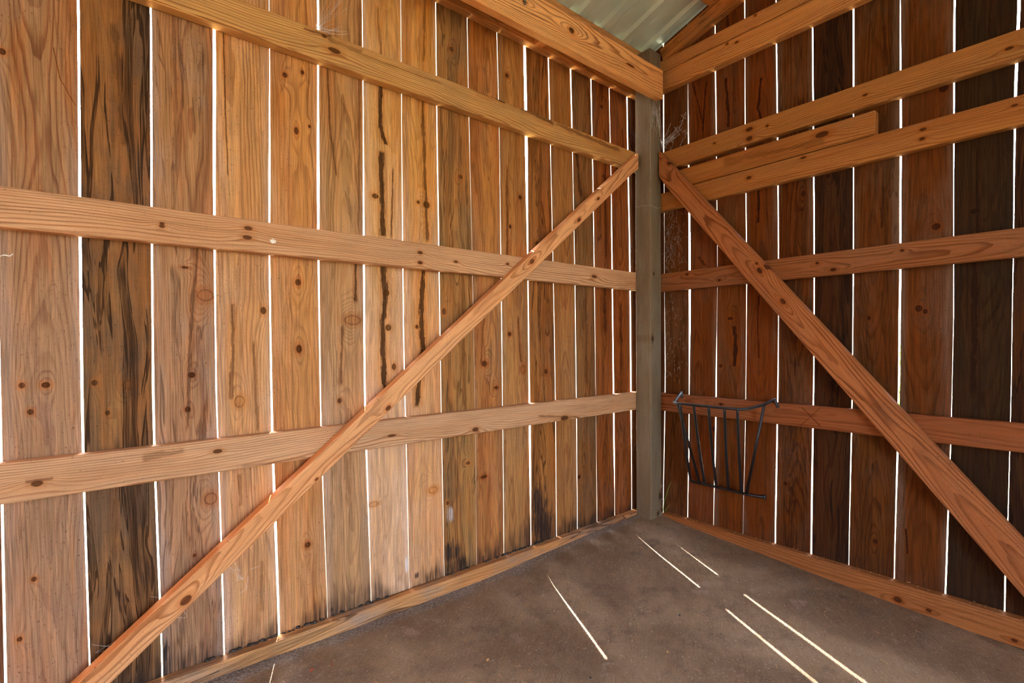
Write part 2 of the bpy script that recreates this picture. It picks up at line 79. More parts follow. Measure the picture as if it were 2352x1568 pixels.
# ------------------------------------------------------------------ node helpers
class NT:
    def __init__(s, t): s.t = t; s.l = t.links
    def node(s, typ, ins=None, **kw):
        n = s.t.nodes.new(typ)
        for k, v in kw.items(): setattr(n, k, v)
        for k, v in (ins or {}).items(): s.put(n.inputs[k], v)
        return n
    def put(s, sock, v):
        if isinstance(v, bpy.types.NodeSocket): s.l.new(v, sock)
        else: sock.default_value = v
    def m(s, op, a, b=0.0, c=0.0, clamp=False):
        n = s.t.nodes.new('ShaderNodeMath'); n.operation = op; n.use_clamp = clamp
        s.put(n.inputs[0], a); s.put(n.inputs[1], b); s.put(n.inputs[2], c); return n.outputs[0]
    def step(s, x, a, b, lo=0.0, hi=1.0):
        n = s.t.nodes.new('ShaderNodeMapRange'); n.interpolation_type = 'SMOOTHSTEP'
        s.put(n.inputs[0], x); s.put(n.inputs[1], a); s.put(n.inputs[2], b); s.put(n.inputs[3], lo); s.put(n.inputs[4], hi)
        return n.outputs[0]
    def xyz(s, x, y, z):
        n = s.t.nodes.new('ShaderNodeCombineXYZ'); s.put(n.inputs[0], x); s.put(n.inputs[1], y); s.put(n.inputs[2], z); return n.outputs[0]
    def noise(s, v, scale=1.0, det=2.0, rough=0.5, dist=0.0):
        n = s.node('ShaderNodeTexNoise', {'Vector': v, 'Scale': scale, 'Detail': det, 'Roughness': rough, 'Distortion': dist})
        return n.outputs[0]
    def mix(s, f, a, b, bt='MIX'):
        n = s.t.nodes.new('ShaderNodeMix'); n.data_type = 'RGBA'; n.blend_type = bt
        s.put(n.inputs['Factor'], f); s.put(n.inputs[6], a); s.put(n.inputs[7], b); return n.outputs[2]

def group(name, ins, outs):
    g = bpy.data.node_groups.new(name, 'ShaderNodeTree')
    for n, t, d in ins:
        k = g.interface.new_socket(n, in_out='INPUT', socket_type=t)
        if d is not None: k.default_value = d
    for n, t in outs: g.interface.new_socket(n, in_out='OUTPUT', socket_type=t)
    return g, NT(g), g.nodes.new('NodeGroupInput'), g.nodes.new('NodeGroupOutput')
FL, CO = 'NodeSocketFloat', 'NodeSocketColor'

# knot: in/out sums so that several can be chained along one board
gk, N, gi, go = group('Knot', [('X', FL, 0), ('Z', FL, 0), ('KX', FL, 0), ('KZ', FL, 0), ('RX', FL, .01), ('RZ', FL, .01),
    ('Warp', FL, 0), ('Core', FL, 0), ('Halo', FL, 0), ('Solid', FL, 1)], [('Warp', FL), ('Core', FL), ('Halo', FL)])
i = gi.outputs
dx = N.m('DIVIDE', N.m('SUBTRACT', i['X'], i['KX']), i['RX']); dz = N.m('DIVIDE', N.m('SUBTRACT', i['Z'], i['KZ']), i['RZ'])
dd = N.m('SQRT', N.m('ADD', N.m('MULTIPLY', dx, dx), N.m('MULTIPLY', dz, dz)))
dz2 = N.m('MULTIPLY', dz, .5); dw = N.m('ADD', N.m('MULTIPLY', dx, dx), N.m('MULTIPLY', dz2, dz2))
w = N.m('MULTIPLY', N.m('EXPONENT', N.m('MULTIPLY', dw, -0.22)), N.m('MULTIPLY', i['RX'], 1.3))
N.l.new(N.m('ADD', i['Warp'], w), go.inputs[0])
band = N.m('MULTIPLY', N.m('MULTIPLY', N.step(dd, .78, .98), N.step(dd, 1.25, 1.05)), .5)
N.l.new(N.m('MAXIMUM', i['Core'], N.m('ADD', N.m('MULTIPLY', N.step(dd, 1.1, 0.8), i['Solid']), N.m('MULTIPLY', band, N.m('SUBTRACT', 1., i['Solid'])))), go.inputs[1])
N.l.new(N.m('MAXIMUM', i['Halo'], N.step(dd, 2.6, 0.9)), go.inputs[2])

# dark resin streak between two points with a ragged edge
gs, N, gi, go = group('Streak', [('X', FL, 0), ('Z', FL, 0), ('X0', FL, 0), ('Z0', FL, 0), ('X1', FL, 0), ('Z1', FL, 1),
    ('W', FL, .01), ('St', FL, 1), ('Nz', FL, .5), ('Mask', FL, 0), ('Halo', FL, 0)], [('Mask', FL), ('Halo', FL)])
i = gi.outputs
t = N.m('DIVIDE', N.m('SUBTRACT', i['Z'], i['Z0']), N.m('SUBTRACT', i['Z1'], i['Z0']))
xc = N.m('ADD', i['X0'], N.m('MULTIPLY', t, N.m('SUBTRACT', i['X1'], i['X0'])))
e = N.m('ABSOLUTE', N.m('ADD', N.m('SUBTRACT', i['X'], xc), N.m('MULTIPLY', N.m('SUBTRACT', i['Nz'], 0.5), N.m('MULTIPLY', i['W'], 5.0))))
mk = N.m('MULTIPLY', N.step(e, N.m('MULTIPLY', i['W'], 1.35), N.m('MULTIPLY', i['W'], 0.75)), N.m('MULTIPLY', N.step(t, -0.07, 0.02), N.step(t, 1.07, 0.98)))
mh = N.m('MULTIPLY', N.step(e, N.m('MULTIPLY', i['W'], 4.5), N.m('MULTIPLY', i['W'], 1.)), N.m('MULTIPLY', N.step(t, -0.12, 0.05), N.step(t, 1.12, 0.95)))
N.l.new(N.m('MAXIMUM', i['Halo'], N.m('MULTIPLY', mh, i['St'])), go.inputs[1])
N.l.new(N.m('MAXIMUM', i['Mask'], N.m('MULTIPLY', mk, i['St'])), go.inputs[0])

# soft blob (mould, lime): ragged elliptical patch
gb, N, gi, go = group('Blob', [('X', FL, 0), ('Z', FL, 0), ('KX', FL, 0), ('KZ', FL, 0), ('RX', FL, .01), ('RZ', FL, .01), ('Nz', FL, .5), ('Mask', FL, 0)], [('Mask', FL)])
i = gi.outputs
dx = N.m('DIVIDE', N.m('SUBTRACT', i['X'], i['KX']), i['RX']); dz = N.m('DIVIDE', N.m('SUBTRACT', i['Z'], i['KZ']), i['RZ'])
dd = N.m('SQRT', N.m('ADD', N.m('MULTIPLY', dx, dx), N.m('MULTIPLY', dz, dz)))
dd = N.m('ADD', dd, N.m('MULTIPLY', N.m('SUBTRACT', i['Nz'], 0.5), 2.4))
N.l.new(N.m('MAXIMUM', i['Mask'], N.step(dd, 1.25, 0.5)), go.inputs[0])

# wood: growth rings cut by the board, fibres, saw marks, resin colour drift, patchy weathering, greyer low down and at the edges
gw, N, gi, go = group('Wood', [('X', FL, 0), ('Y', FL, 0), ('Z', FL, 0), ('Seed', FL, 0), ('Heart', FL, 0), ('Depth', FL, .04), ('Freq', FL, 160),
    ('Warp', FL, 0), ('Core', FL, 0), ('Halo', FL, 0), ('Streak', FL, 0), ('Mould', FL, 0), ('Lime', FL, 0),
    ('Light', CO, (.5, .3, .15, 1)), ('Ring', CO, (.25, .1, .04, 1)), ('Amber', CO, (.4, .16, .04, 1)), ('Dark', CO, (.03, .012, .006, 1)), ('Grey', CO, (.2, .16, .13, 1)),
    ('RingAmt', FL, .6), ('AmberAmt', FL, .5), ('StreakAmt', FL, .3), ('GreyAmt', FL, .3), ('GreyLow', FL, 0), ('Saw', FL, .3), ('Fibre', FL, .5), ('RotLow', FL, 0), ('EdgeGrey', FL, 0)],
    [('Color', CO), ('Height', FL)])
i = gi.outputs
sd7 = N.m('MULTIPLY', i['Seed'], 7.31)
XT = N.m('ADD', i['X'], N.m('MULTIPLY', i['Y'], 1.37))
# slow wander of the heart along the board
nz = N.noise(N.xyz(N.m('MULTIPLY', i['X'], 5.0), sd7, N.m('MULTIPLY', i['Z'], 1.3)), 1.0, 2.0, .55)
wv = N.m('SUBTRACT', nz, .5)
x1 = N.m('ADD', N.m('SUBTRACT', i['X'], i['Heart']), N.m('MULTIPLY', wv, .05))
dpt = N.m('ADD', N.m('ADD', i['Depth'], i['Y']), N.m('MULTIPLY', N.noise(N.xyz(sd7, 3.1, N.m('MULTIPLY', i['Z'], .9)), 1.0, 1.0), .09))
r = N.m('SQRT', N.m('ADD', N.m('MULTIPLY', x1, x1), N.m('MULTIPLY', dpt, dpt)))
r = N.m('SUBTRACT', r, i['Warp'])
r = N.m('ADD', r, N.m('MULTIPLY', N.m('SUBTRACT', N.noise(N.xyz(N.m('MULTIPLY', i['X'], 28.), sd7, N.m('MULTIPLY', i['Z'], 5.0)), 1.0, 2.0), .5), .0085))
ph = N.m('FRACT', N.m('MULTIPLY', r, i['Freq']))
ring = N.m('MULTIPLY', N.step(ph, .45, .88), N.step(ph, 1.0, .94))
rv = N.noise(N.xyz(N.m('MULTIPLY', r, N.m('MULTIPLY', i['Freq'], .37)), sd7, 0), 1.0, 1.0)
ring = N.m('MULTIPLY', ring, N.step(rv, .25, .7, .35, 1.0))
fib = N.noise(N.xyz(N.m('MULTIPLY', i['X'], 420.), N.m('MULTIPLY', i['Y'], 420.), N.m('ADD', N.m('MULTIPLY', i['Z'], 9.), sd7)), 1.0, 3.0, .6)
fi2 = N.noise(N.xyz(N.m('MULTIPLY', i['X'], 90.), N.m('MULTIPLY', i['Y'], 90.), N.m('ADD', N.m('MULTIPLY', i['Z'], 3.), sd7)), 1.0, 3.0, .65)
blo = N.noise(N.xyz(N.m('ADD', N.m('MULTIPLY', XT, 13.), wv), sd7, N.m('MULTIPLY', i['Z'], 1.1)), 1.0, 3.0, .6, .3)
bl2 = N.noise(N.xyz(N.m('ADD', N.m('MULTIPLY', XT, 26.), N.m('MULTIPLY', wv, 3.)), N.m('ADD', sd7, 9.), N.m('MULTIPLY', i['Z'], 1.5)), 1.0, 3.0, .65, .6)
grn = N.noise(N.xyz(N.m('MULTIPLY', XT, 7.), N.m('ADD', sd7, 4.), N.m('MULTIPLY', i['Z'], 3.)), 1.0, 3.0, .7)
saw = N.noise(N.xyz(N.m('ADD', N.m('MULTIPLY', XT, 14.), sd7), 0, N.m('MULTIPLY', i['Z'], 520.)), 1.0, 2.0, .7)
col = N.mix(N.m('MULTIPLY', ring, i['RingAmt']), i['Light'], i['Ring'])
amb = N.m('MULTIPLY', N.step(blo, .42, .64), i['AmberAmt'])
col = N.mix(amb, col, N.mix(.85, col, i['Amber']))
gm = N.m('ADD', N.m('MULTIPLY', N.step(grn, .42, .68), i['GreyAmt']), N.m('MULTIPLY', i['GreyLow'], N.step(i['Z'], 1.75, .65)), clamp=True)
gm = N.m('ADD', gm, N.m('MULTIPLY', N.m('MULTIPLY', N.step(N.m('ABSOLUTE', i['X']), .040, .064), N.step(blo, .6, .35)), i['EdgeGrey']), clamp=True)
col = N.mix(gm, col, N.mix(.78, col, i['Grey']))
col = N.mix(N.step(fi2, .52, .75, 0., .55), col, N.mix(.6, col, i['Amber']))
stk = N.m('MULTIPLY', N.m('MULTIPLY', N.step(bl2, .50, .64), N.step(fi2, .30, .52)), i['StreakAmt'])
sp3 = N.noise(N.xyz(N.m('MULTIPLY', XT, 300.), sd7, N.m('MULTIPLY', i['Z'], 130.)), 1.0, 3.0, .65)
col = N.mix(N.m('MULTIPLY', N.step(sp3, .60, .72), N.m('MULTIPLY', N.step(grn, .35, .6), .75)), col, i['Dark'])
con = N.m('MULTIPLY', N.m('MULTIPLY', N.step(N.m('ABSOLUTE', N.m('SUBTRACT', bl2, .535)), .030, .006), N.step(fi2, .3, .5)), N.m('MULTIPLY', i['StreakAmt'], 1.5), clamp=True)
stk = N.m('MAXIMUM', stk, con)
stk = N.m('MAXIMUM', stk, N.m('MULTIPLY', i['Streak'], N.step(fi2, .25, .5, .65, 1.)))
col = N.mix(N.m('MULTIPLY', i['Halo'], .55), col, i['Amber'])
col = N.mix(N.m('MULTIPLY', stk, .9), col, N.mix(N.m('MULTIPLY', N.step(fib, .4, .75), .4), i['Dark'], N.mix(.6, i['Amber'], i['Dark'])))
col = N.mix(N.m('MULTIPLY', i['Core'], N.step(N.m('FRACT', N.m('MULTIPLY', r, 300.)), .2, .8, .82, 1.)), col, N.mix(.16, i['Dark'], i['Amber']))
lo = N.m('MULTIPLY', N.step(N.m('ADD', i['Z'], N.m('MULTIPLY', grn, .34)), .26, .17), i['RotLow'])
mo = N.m('MAXIMUM', i['Mould'], lo)
mo = N.m('MULTIPLY', mo, N.step(fi2, .62, .42, .45, .93))
col = N.mix(mo, col, (.018, .015, .016, 1))
col = N.mix(N.m('MULTIPLY', i['Lime'], N.step(fi2, .4, .6, .2, .8)), col, (.62, .6, .62, 1))
v = N.m('ADD', N.m('ADD', 1.0, N.m('MULTIPLY', N.m('SUBTRACT', fib, .5), N.m('MULTIPLY', i['Fibre'], 1.7))), N.m('MULTIPLY', N.m('SUBTRACT', fi2, .5), N.m('MULTIPLY', i['Fibre'], 1.5)))
v = N.m('ADD', v, N.m('MULTIPLY', N.m('SUBTRACT', saw, .5), i['Saw']))
vv = N.node('ShaderNodeHueSaturation', {'Color': col, 'Value': v})
N.l.new(vv.outputs[0], go.inputs[0])
h = N.m('ADD', N.m('MULTIPLY', fib, .5), N.m('ADD', N.m('MULTIPLY', ring, .35), N.m('MULTIPLY', saw, N.m('MULTIPLY', i['Saw'], 1.2))))
h = N.m('ADD', h, N.m('ADD', N.m('MULTIPLY', fi2, .6), N.m('MULTIPLY', i['Core'], .5)))
N.l.new(h, go.inputs[1])

def lin(r, g, b):
    f = lambda c: (c / 255 / 12.92) if c <= 10 else ((c / 255 + .055) / 1.055) ** 2.4
    return (f(r), f(g), f(b), 1)
def wood(name, light, seed, heart=0., depth=.03, freq=210., ring=None, amber=None, dark=(26, 11, 7), grey=(120, 100, 84),
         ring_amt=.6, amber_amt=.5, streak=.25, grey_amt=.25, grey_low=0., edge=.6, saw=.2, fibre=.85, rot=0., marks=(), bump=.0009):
    m = bpy.data.materials.new(name); m.use_nodes = True
    N = NT(m.node_tree); m.node_tree.nodes.clear()
    out = N.node('ShaderNodeOutputMaterial'); bs = N.node('ShaderNodeBsdfPrincipled', {'Roughness': .88, 'Specular IOR Level': .12})
    N.l.new(bs.outputs[0], out.inputs[0])
    tc = N.node('ShaderNodeTexCoord'); sp = N.node('ShaderNodeSeparateXYZ', {0: tc.outputs['Object']})
    X, Y, Z = sp.outputs
    L = lin(*light)
    R = lin(*ring) if ring else (L[0] * .34, L[1] * .20, L[2] * .15, 1)
    A = lin(*amber) if amber else (L[0] * .66, L[1] * .42, L[2] * .22, 1)
    if ring: R = (R[0] * .58, R[1] * .52, R[2] * .46, 1)
    if amber: A = (A[0] * .80, A[1] * .72, A[2] * .66, 1)
    g = N.node('ShaderNodeGroup', node_tree=gw)
    for k, vv in dict(X=X, Y=Y, Z=Z, Seed=float(seed), Heart=heart, Depth=depth, Freq=freq, Light=L, Ring=R, Amber=A, Dark=lin(*dark), Grey=lin(*grey),
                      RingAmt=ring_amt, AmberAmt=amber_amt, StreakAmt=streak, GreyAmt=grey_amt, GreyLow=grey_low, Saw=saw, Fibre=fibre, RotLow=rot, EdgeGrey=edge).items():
        N.put(g.inputs[k], vv)
    wa = co = ha = stv = mo = li = None
    nz = None
    if any(k[0] in 'smw' for k in marks):
        nz = N.noise(N.xyz(N.m('MULTIPLY', X, 90.), float(seed), N.m('MULTIPLY', Z, 16.)), 1.0, 4.0, .72)
    for k in marks:
        if k[0] in 'kp':
            n = N.node('ShaderNodeGroup', {'X': X, 'Z': Z, 'KX': k[1], 'KZ': k[2], 'RX': k[3], 'RZ': k[4]}, node_tree=gk)
            if wa is not None: N.put(n.inputs['Warp'], wa)
            if ha is not None: N.put(n.inputs['Halo'], ha)
            if co is not None: N.put(n.inputs['Core'], co)
            co = n.outputs[1]; n.inputs['Solid'].default_value = 1. if k[0] == 'k' else 0.
            wa, ha = n.outputs[0], n.outputs[2]
        elif k[0] == 's':
            n = N.node('ShaderNodeGroup', {'X': X, 'Z': Z, 'X0': k[1], 'Z0': k[2], 'X1': k[3], 'Z1': k[4], 'W': k[5], 'St': k[6], 'Nz': nz}, node_tree=gs)
            if stv is not None: N.put(n.inputs['Mask'], stv)
            if ha is not None: N.put(n.inputs['Halo'], ha)
            stv, ha = n.outputs[0], n.outputs[1]
        else:
            n = N.node('ShaderNodeGroup', {'X': X, 'Z': Z, 'KX': k[1], 'KZ': k[2], 'RX': k[3], 'RZ': k[4], 'Nz': nz}, node_tree=gb)
            if k[0] == 'm':
                if mo is not None: N.put(n.inputs['Mask'], mo)
                mo = n.outputs[0]
            else: li = n.outputs[0]
    for nm, vv in (('Warp', wa), ('Core', co), ('Halo', ha), ('Streak', stv), ('Mould', mo), ('Lime', li)):
        if vv is not None: N.put(g.inputs[nm], vv)
    N.l.new(g.outputs[0], bs.inputs['Base Color'])
    bp = N.node('ShaderNodeBump', {'Height': g.outputs[1], 'Distance': bump, 'Strength': .8})
    N.l.new(bp.outputs[0], bs.inputs['Normal'])
    return m

# ------------------------------------------------------------------ mesh helpers
C = sc.collection
def link(name, me, mat=None, parent=None):
    o = bpy.data.objects.new(name, me); C.objects.link(o)
    if mat: me.materials.append(mat)
    if parent: o.parent = parent
    return o
def tag(o, label=None, cat=None, group=None, kind=None):
    if label: o['label'] = label
    if cat: o['category'] = cat
    if group: o['group'] = group
    if kind: o['kind'] = kind
    return o
def empty(name, loc=(0, 0, 0)):
    o = bpy.data.objects.new(name, None); C.objects.link(o); o.location = loc; o.empty_display_size = .1; return o
def frame(P0, zd, yd):
    zd = Vector(zd).normalized(); yd = Vector(yd); yd = (yd - zd * yd.dot(zd)).normalized(); xd = yd.cross(zd)
    m = Matrix.Identity(4)
    for i in range(3): m[i][0] = xd[i]; m[i][1] = yd[i]; m[i][2] = zd[i]
    m.translation = Vector(P0); return m
def prism(name, outline, t, mat, mw, bev=.003, parent=None, wob=0):
    """outline: (x,z) points in the member's own frame, extruded along +y by t, edges eased"""
    bm = bmesh.new()
    a = [bm.verts.new((x, 0, z)) for x, z in outline]; b = [bm.verts.new((x, t, z)) for x, z in outline]
    n = len(a); bm.faces.new(a); bm.faces.new(b[::-1])
    for k in range(n): bm.faces.new((a[k], b[k], b[(k + 1) % n], a[(k + 1) % n]))
    bmesh.ops.recalc_face_normals(bm, faces=bm.faces)
    if bev: bmesh.ops.bevel(bm, geom=list(bm.edges), offset=bev, segments=1, affect='EDGES', clamp_overlap=True)
    me = bpy.data.meshes.new(name); bm.to_mesh(me); bm.free()
    o = link(name, me, mat, parent); o.matrix_world = mw; return o
def member(name, P0, P1, yd, wdt, t, mat, label, cat, bev=.003, group=None):
    """straight timber: P0,P1 on the centre line of its front face; yd points away from the room"""
    P0, P1 = Vector(P0), Vector(P1); L = (P1 - P0).length
    o = prism(name, [(-wdt / 2, 0), (wdt / 2, 0), (wdt / 2, L), (-wdt / 2, L)], t, mat, frame(P0, P1 - P0, yd), bev)
    return tag(o, label, cat, group)
def tube(bm, pts, r, n=8, cap=True, smooth=True):
    pts = [Vector(p) for p in pts]; rings = []
    prev = None
    for k, p in enumerate(pts):
        d = (pts[min(k + 1, len(pts) - 1)] - pts[max(k - 1, 0)]).normalized()
        if prev is None:
            a = d.orthogonal().normalized()
        else:
            a = (prev - d * prev.dot(d))
            a = a.normalized() if a.length > 1e-6 else d.orthogonal().normalized()
        prev = a; b = d.cross(a)
        rr = r[k] if isinstance(r, (list, tuple)) else r
        rings.append([bm.verts.new(p + (a * math.cos(2 * math.pi * j / n) + b * math.sin(2 * math.pi * j / n)) * rr) for j in range(n)])
    for k in range(len(rings) - 1):
        for j in range(n):
            f = bm.faces.new((rings[k][j], rings[k][(j + 1) % n], rings[k + 1][(j + 1) % n], rings[k + 1][j])); f.smooth = smooth
    if cap: bm.faces.new(rings[0][::-1]); bm.faces.new(rings[-1])
def bm_obj(name, bm, mat, parent=None):
    me = bpy.data.meshes.new(name); bmesh.ops.recalc_face_normals(bm, faces=bm.faces); bm.to_mesh(me); bm.free(); return link(name, me, mat, parent)
def catmull(P, n=6):
    P = [Vector(p) for p in P]; out = []
    for k in range(len(P) - 1):
        p0, p1, p2, p3 = P[max(k - 1, 0)], P[k], P[k + 1], P[min(k + 2, len(P) - 1)]
        for j in range(n):
            t = j / n
            out.append(.5 * ((2 * p1) + (p2 - p0) * t + (2 * p0 - 5 * p1 + 4 * p2 - p3) * t * t + (3 * p1 - p0 - 3 * p2 + p3) * t ** 3))
    out.append(P[-1]); return out
def interp(x, xs, ys):
    if x <= xs[0]: return ys[0]
    for a in range(len(xs) - 1):
        if x <= xs[a + 1]: return ys[a] + (ys[a + 1] - ys[a]) * (x - xs[a]) / (xs[a + 1] - xs[a])
    return ys[-1]
def floor_z(x, y):
    return interp(x, [-3.6, -1.9, -1.5, -1, -.88, -.43, -.1, 0], [-.02, -.022, -.034, -.034, -.025, -.008, 0, 0]) + \
           interp(y, [-3.4, -1.4, -.96, -.52, -.226, -.15, 0], [-.09, -.079, -.058, -.031, -.013, -.002, 0])

# ------------------------------------------------------------------ walls of gapped boards
T = .0135
GO = (232, 160, 92); TAN = (208, 160, 120)
# per board: light colour, heart, depth, freq, extra settings
LB = [  # first two boards darkened: shading of the view's corner put into the colour
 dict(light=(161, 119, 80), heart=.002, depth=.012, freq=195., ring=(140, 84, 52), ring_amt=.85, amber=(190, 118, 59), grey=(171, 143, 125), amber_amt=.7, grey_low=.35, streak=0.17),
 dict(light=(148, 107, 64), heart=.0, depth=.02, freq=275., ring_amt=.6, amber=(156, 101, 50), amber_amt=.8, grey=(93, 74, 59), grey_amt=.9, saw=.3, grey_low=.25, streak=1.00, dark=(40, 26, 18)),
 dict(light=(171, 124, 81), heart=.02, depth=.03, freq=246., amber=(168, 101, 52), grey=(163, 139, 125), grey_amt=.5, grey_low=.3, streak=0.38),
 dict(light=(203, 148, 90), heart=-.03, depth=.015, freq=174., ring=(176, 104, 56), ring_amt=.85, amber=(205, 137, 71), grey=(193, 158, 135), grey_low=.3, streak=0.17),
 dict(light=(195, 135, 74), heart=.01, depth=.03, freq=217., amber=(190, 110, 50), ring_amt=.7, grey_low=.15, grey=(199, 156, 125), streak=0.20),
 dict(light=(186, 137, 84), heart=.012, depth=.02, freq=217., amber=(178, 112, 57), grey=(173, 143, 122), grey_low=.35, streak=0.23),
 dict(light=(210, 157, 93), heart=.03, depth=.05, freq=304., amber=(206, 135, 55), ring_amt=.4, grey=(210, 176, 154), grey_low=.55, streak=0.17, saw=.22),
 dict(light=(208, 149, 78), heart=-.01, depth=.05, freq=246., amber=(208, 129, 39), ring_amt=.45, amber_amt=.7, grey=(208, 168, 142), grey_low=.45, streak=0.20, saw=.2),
 dict(light=(164, 118, 67), heart=.0, depth=.02, freq=232., amber=(190, 118, 55), grey=(114, 95, 69), grey_amt=.7, streak=0.50, dark=(58, 38, 22)),
 dict(light=(184, 122, 61), heart=.02, depth=.04, freq=246., amber=(176, 93, 32), grey=(153, 120, 97), grey_low=.2, streak=0.32),
 dict(light=(178, 122, 63), heart=-.02, depth=.02, freq=217., amber=(166, 91, 34), grey=(150, 124, 97), grey_low=.25, streak=0.27),
 dict(light=(162, 107, 53), heart=-.01, depth=.02, freq=217., amber=(150, 80, 29), grey=(122, 89, 65), grey_amt=.4, streak=0.63, dark=(60, 32, 16)),
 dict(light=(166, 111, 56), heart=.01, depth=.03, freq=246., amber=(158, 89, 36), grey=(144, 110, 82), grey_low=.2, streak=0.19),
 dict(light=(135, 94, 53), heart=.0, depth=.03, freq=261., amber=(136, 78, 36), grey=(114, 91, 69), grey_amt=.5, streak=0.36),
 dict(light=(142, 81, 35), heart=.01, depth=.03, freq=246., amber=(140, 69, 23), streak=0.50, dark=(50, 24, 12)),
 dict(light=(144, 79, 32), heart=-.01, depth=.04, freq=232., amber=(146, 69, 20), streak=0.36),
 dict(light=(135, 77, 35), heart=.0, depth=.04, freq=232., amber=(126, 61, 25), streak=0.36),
]
RB = [  # last boards darkened: shade towards the far end put into their colour
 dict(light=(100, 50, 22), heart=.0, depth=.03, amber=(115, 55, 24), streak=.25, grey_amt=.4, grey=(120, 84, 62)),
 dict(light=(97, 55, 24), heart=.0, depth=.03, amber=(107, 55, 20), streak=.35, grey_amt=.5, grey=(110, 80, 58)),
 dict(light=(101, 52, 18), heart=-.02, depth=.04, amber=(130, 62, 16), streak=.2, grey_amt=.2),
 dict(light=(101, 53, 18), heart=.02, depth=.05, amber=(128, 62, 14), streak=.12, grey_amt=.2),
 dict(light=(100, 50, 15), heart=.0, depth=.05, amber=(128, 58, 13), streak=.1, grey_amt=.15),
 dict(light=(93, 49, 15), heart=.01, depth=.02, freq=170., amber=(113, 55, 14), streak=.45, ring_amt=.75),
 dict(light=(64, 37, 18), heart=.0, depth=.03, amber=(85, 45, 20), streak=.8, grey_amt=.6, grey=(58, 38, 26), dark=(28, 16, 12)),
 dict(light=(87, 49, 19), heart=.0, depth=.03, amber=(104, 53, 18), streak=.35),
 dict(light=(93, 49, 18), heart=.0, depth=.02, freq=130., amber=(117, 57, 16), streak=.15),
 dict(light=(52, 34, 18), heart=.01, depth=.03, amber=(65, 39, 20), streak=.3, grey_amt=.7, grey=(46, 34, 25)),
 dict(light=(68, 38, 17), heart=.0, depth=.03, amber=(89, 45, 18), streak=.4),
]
CH = .0008
EDGE = wood('daylit_edge', (214, 206, 196), 400, ring_amt=.2, amber_amt=.1, streak=.05, grey=(170, 166, 160), fibre=.6)  # daylight in the gaps put into pale board edges and backs
def build_wall(side, S, Zs, specs, marks, x_end, x_start=None):
    root = empty('wall_' + side); tag(root, kind='structure')
    rnd = random.Random(5 if side == 'left' else 9)
    to = (lambda s, z, y: (s, y, z)) if side == 'left' else (lambda s, z, y: (y, -s, z))
    n = len(S); cols = []
    # cols: list of (left edge list, right edge list, spec)
    if side == 'left':
        # continue left of the measured slots, out of the picture
        L0 = [a for a, b in S[0]]; pos = sum(L0) / len(L0)
        ext = []
        while pos - .14 > x_end:
            ext.append(([x - .1345 for x in L0] , list(L0))); L0 = [x - .14 for x in L0]; pos -= .14
        for l, r in ext: cols.append((l, r, None))
        for k in range(n - 1):
            cols.append(([b for a, b in S[k]], [a for a, b in S[k + 1]], k))
        cols.append(([b for a, b in S[-1]], [.016] * len(Zs), n - 1))
    else:
        cols.append(([.002] * len(Zs), [a for a, b in S[0]], 0))
        for k in range(n - 1):
            cols.append(([b for a, b in S[k]], [a for a, b in S[k + 1]], k + 1))
        R0 = [b for a, b in S[-1]]; pos = sum(R0) / len(R0)
        while pos + .14 < x_end:
            cols.append((list(R0), [x + .1345 for x in R0], None)); R0 = [x + .14 for x in R0]; pos += .14
    for ci, (l, r, k) in enumerate(cols):
        xc = (sum(l) + sum(r)) / 2 / len(l)
        off = rnd.uniform(-.001, .0012); tk = T + rnd.uniform(-.002, .001)
        off = max(off, 0)
        seed = 11 + ci * 3.7 + (100 if side == 'right' else 0)
        spec = dict(specs[k]) if k is not None and k < len(specs) else dict(specs[rnd.randrange(len(specs))])
        mk = []
        if k is not None:
            for q in marks:
                if q[0] == 's':
                    z = (q[2] + q[4]) / 2; xm = (q[1] + q[3]) / 2
                else: z = q[2]; xm = q[1]
                if interp(z, Zs, l) - .004 <= xm <= interp(z, Zs, r) + .004:
                    q = list(q); q[1] -= xc
                    if q[0] == 's': q[3] -= xc
                    mk.append(q)
        rotv = .9 if side == 'left' else .25
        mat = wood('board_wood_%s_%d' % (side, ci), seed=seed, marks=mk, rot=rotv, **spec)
        bm = bmesh.new(); rows = []
        zt_ = lambda e: (2.334 if side == 'left' else 2.346 + .3 * (e - .038)) - .002
        ztop = zt_(l[-1])
        for j, z in enumerate(Zs):
            if j < len(Zs) - 1 and z > ztop - .03: continue
            za, zb = (zt_(l[j]), zt_(r[j])) if j == len(Zs) - 1 else (z, z)
            a, b = l[j] - xc, r[j] - xc
            rows.append([bm.verts.new(v) for v in ((a, 0, za), (b, 0, zb), (b - .0002, tk * .45, zb), (b - CH, tk, zb), (a + CH, tk, za), (a + .0002, tk * .45, za))])
        for j in range(len(rows) - 1):
            for e in range(6):
                f_ = bm.faces.new((rows[j][e], rows[j][(e + 1) % 6], rows[j + 1][(e + 1) % 6], rows[j + 1][e])); f_.material_index = 1 if e else 0
        bm.faces.new(rows[0][::-1]); bm.faces.new(rows[-1])
        o = bm_obj('plank', bm, mat, root); o.data.materials.append(EDGE)
        if side == 'left': mw = frame((xc, off, 0), (0, 0, 1), (0, 1, 0))
        else: mw = frame((off, -xc, 0), (0, 0, 1), (1, 0, 0))
        o.matrix_world = mw
    return root
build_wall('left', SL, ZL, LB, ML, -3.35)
build_wall('right', SR, ZR, RB, MR, 3.0)

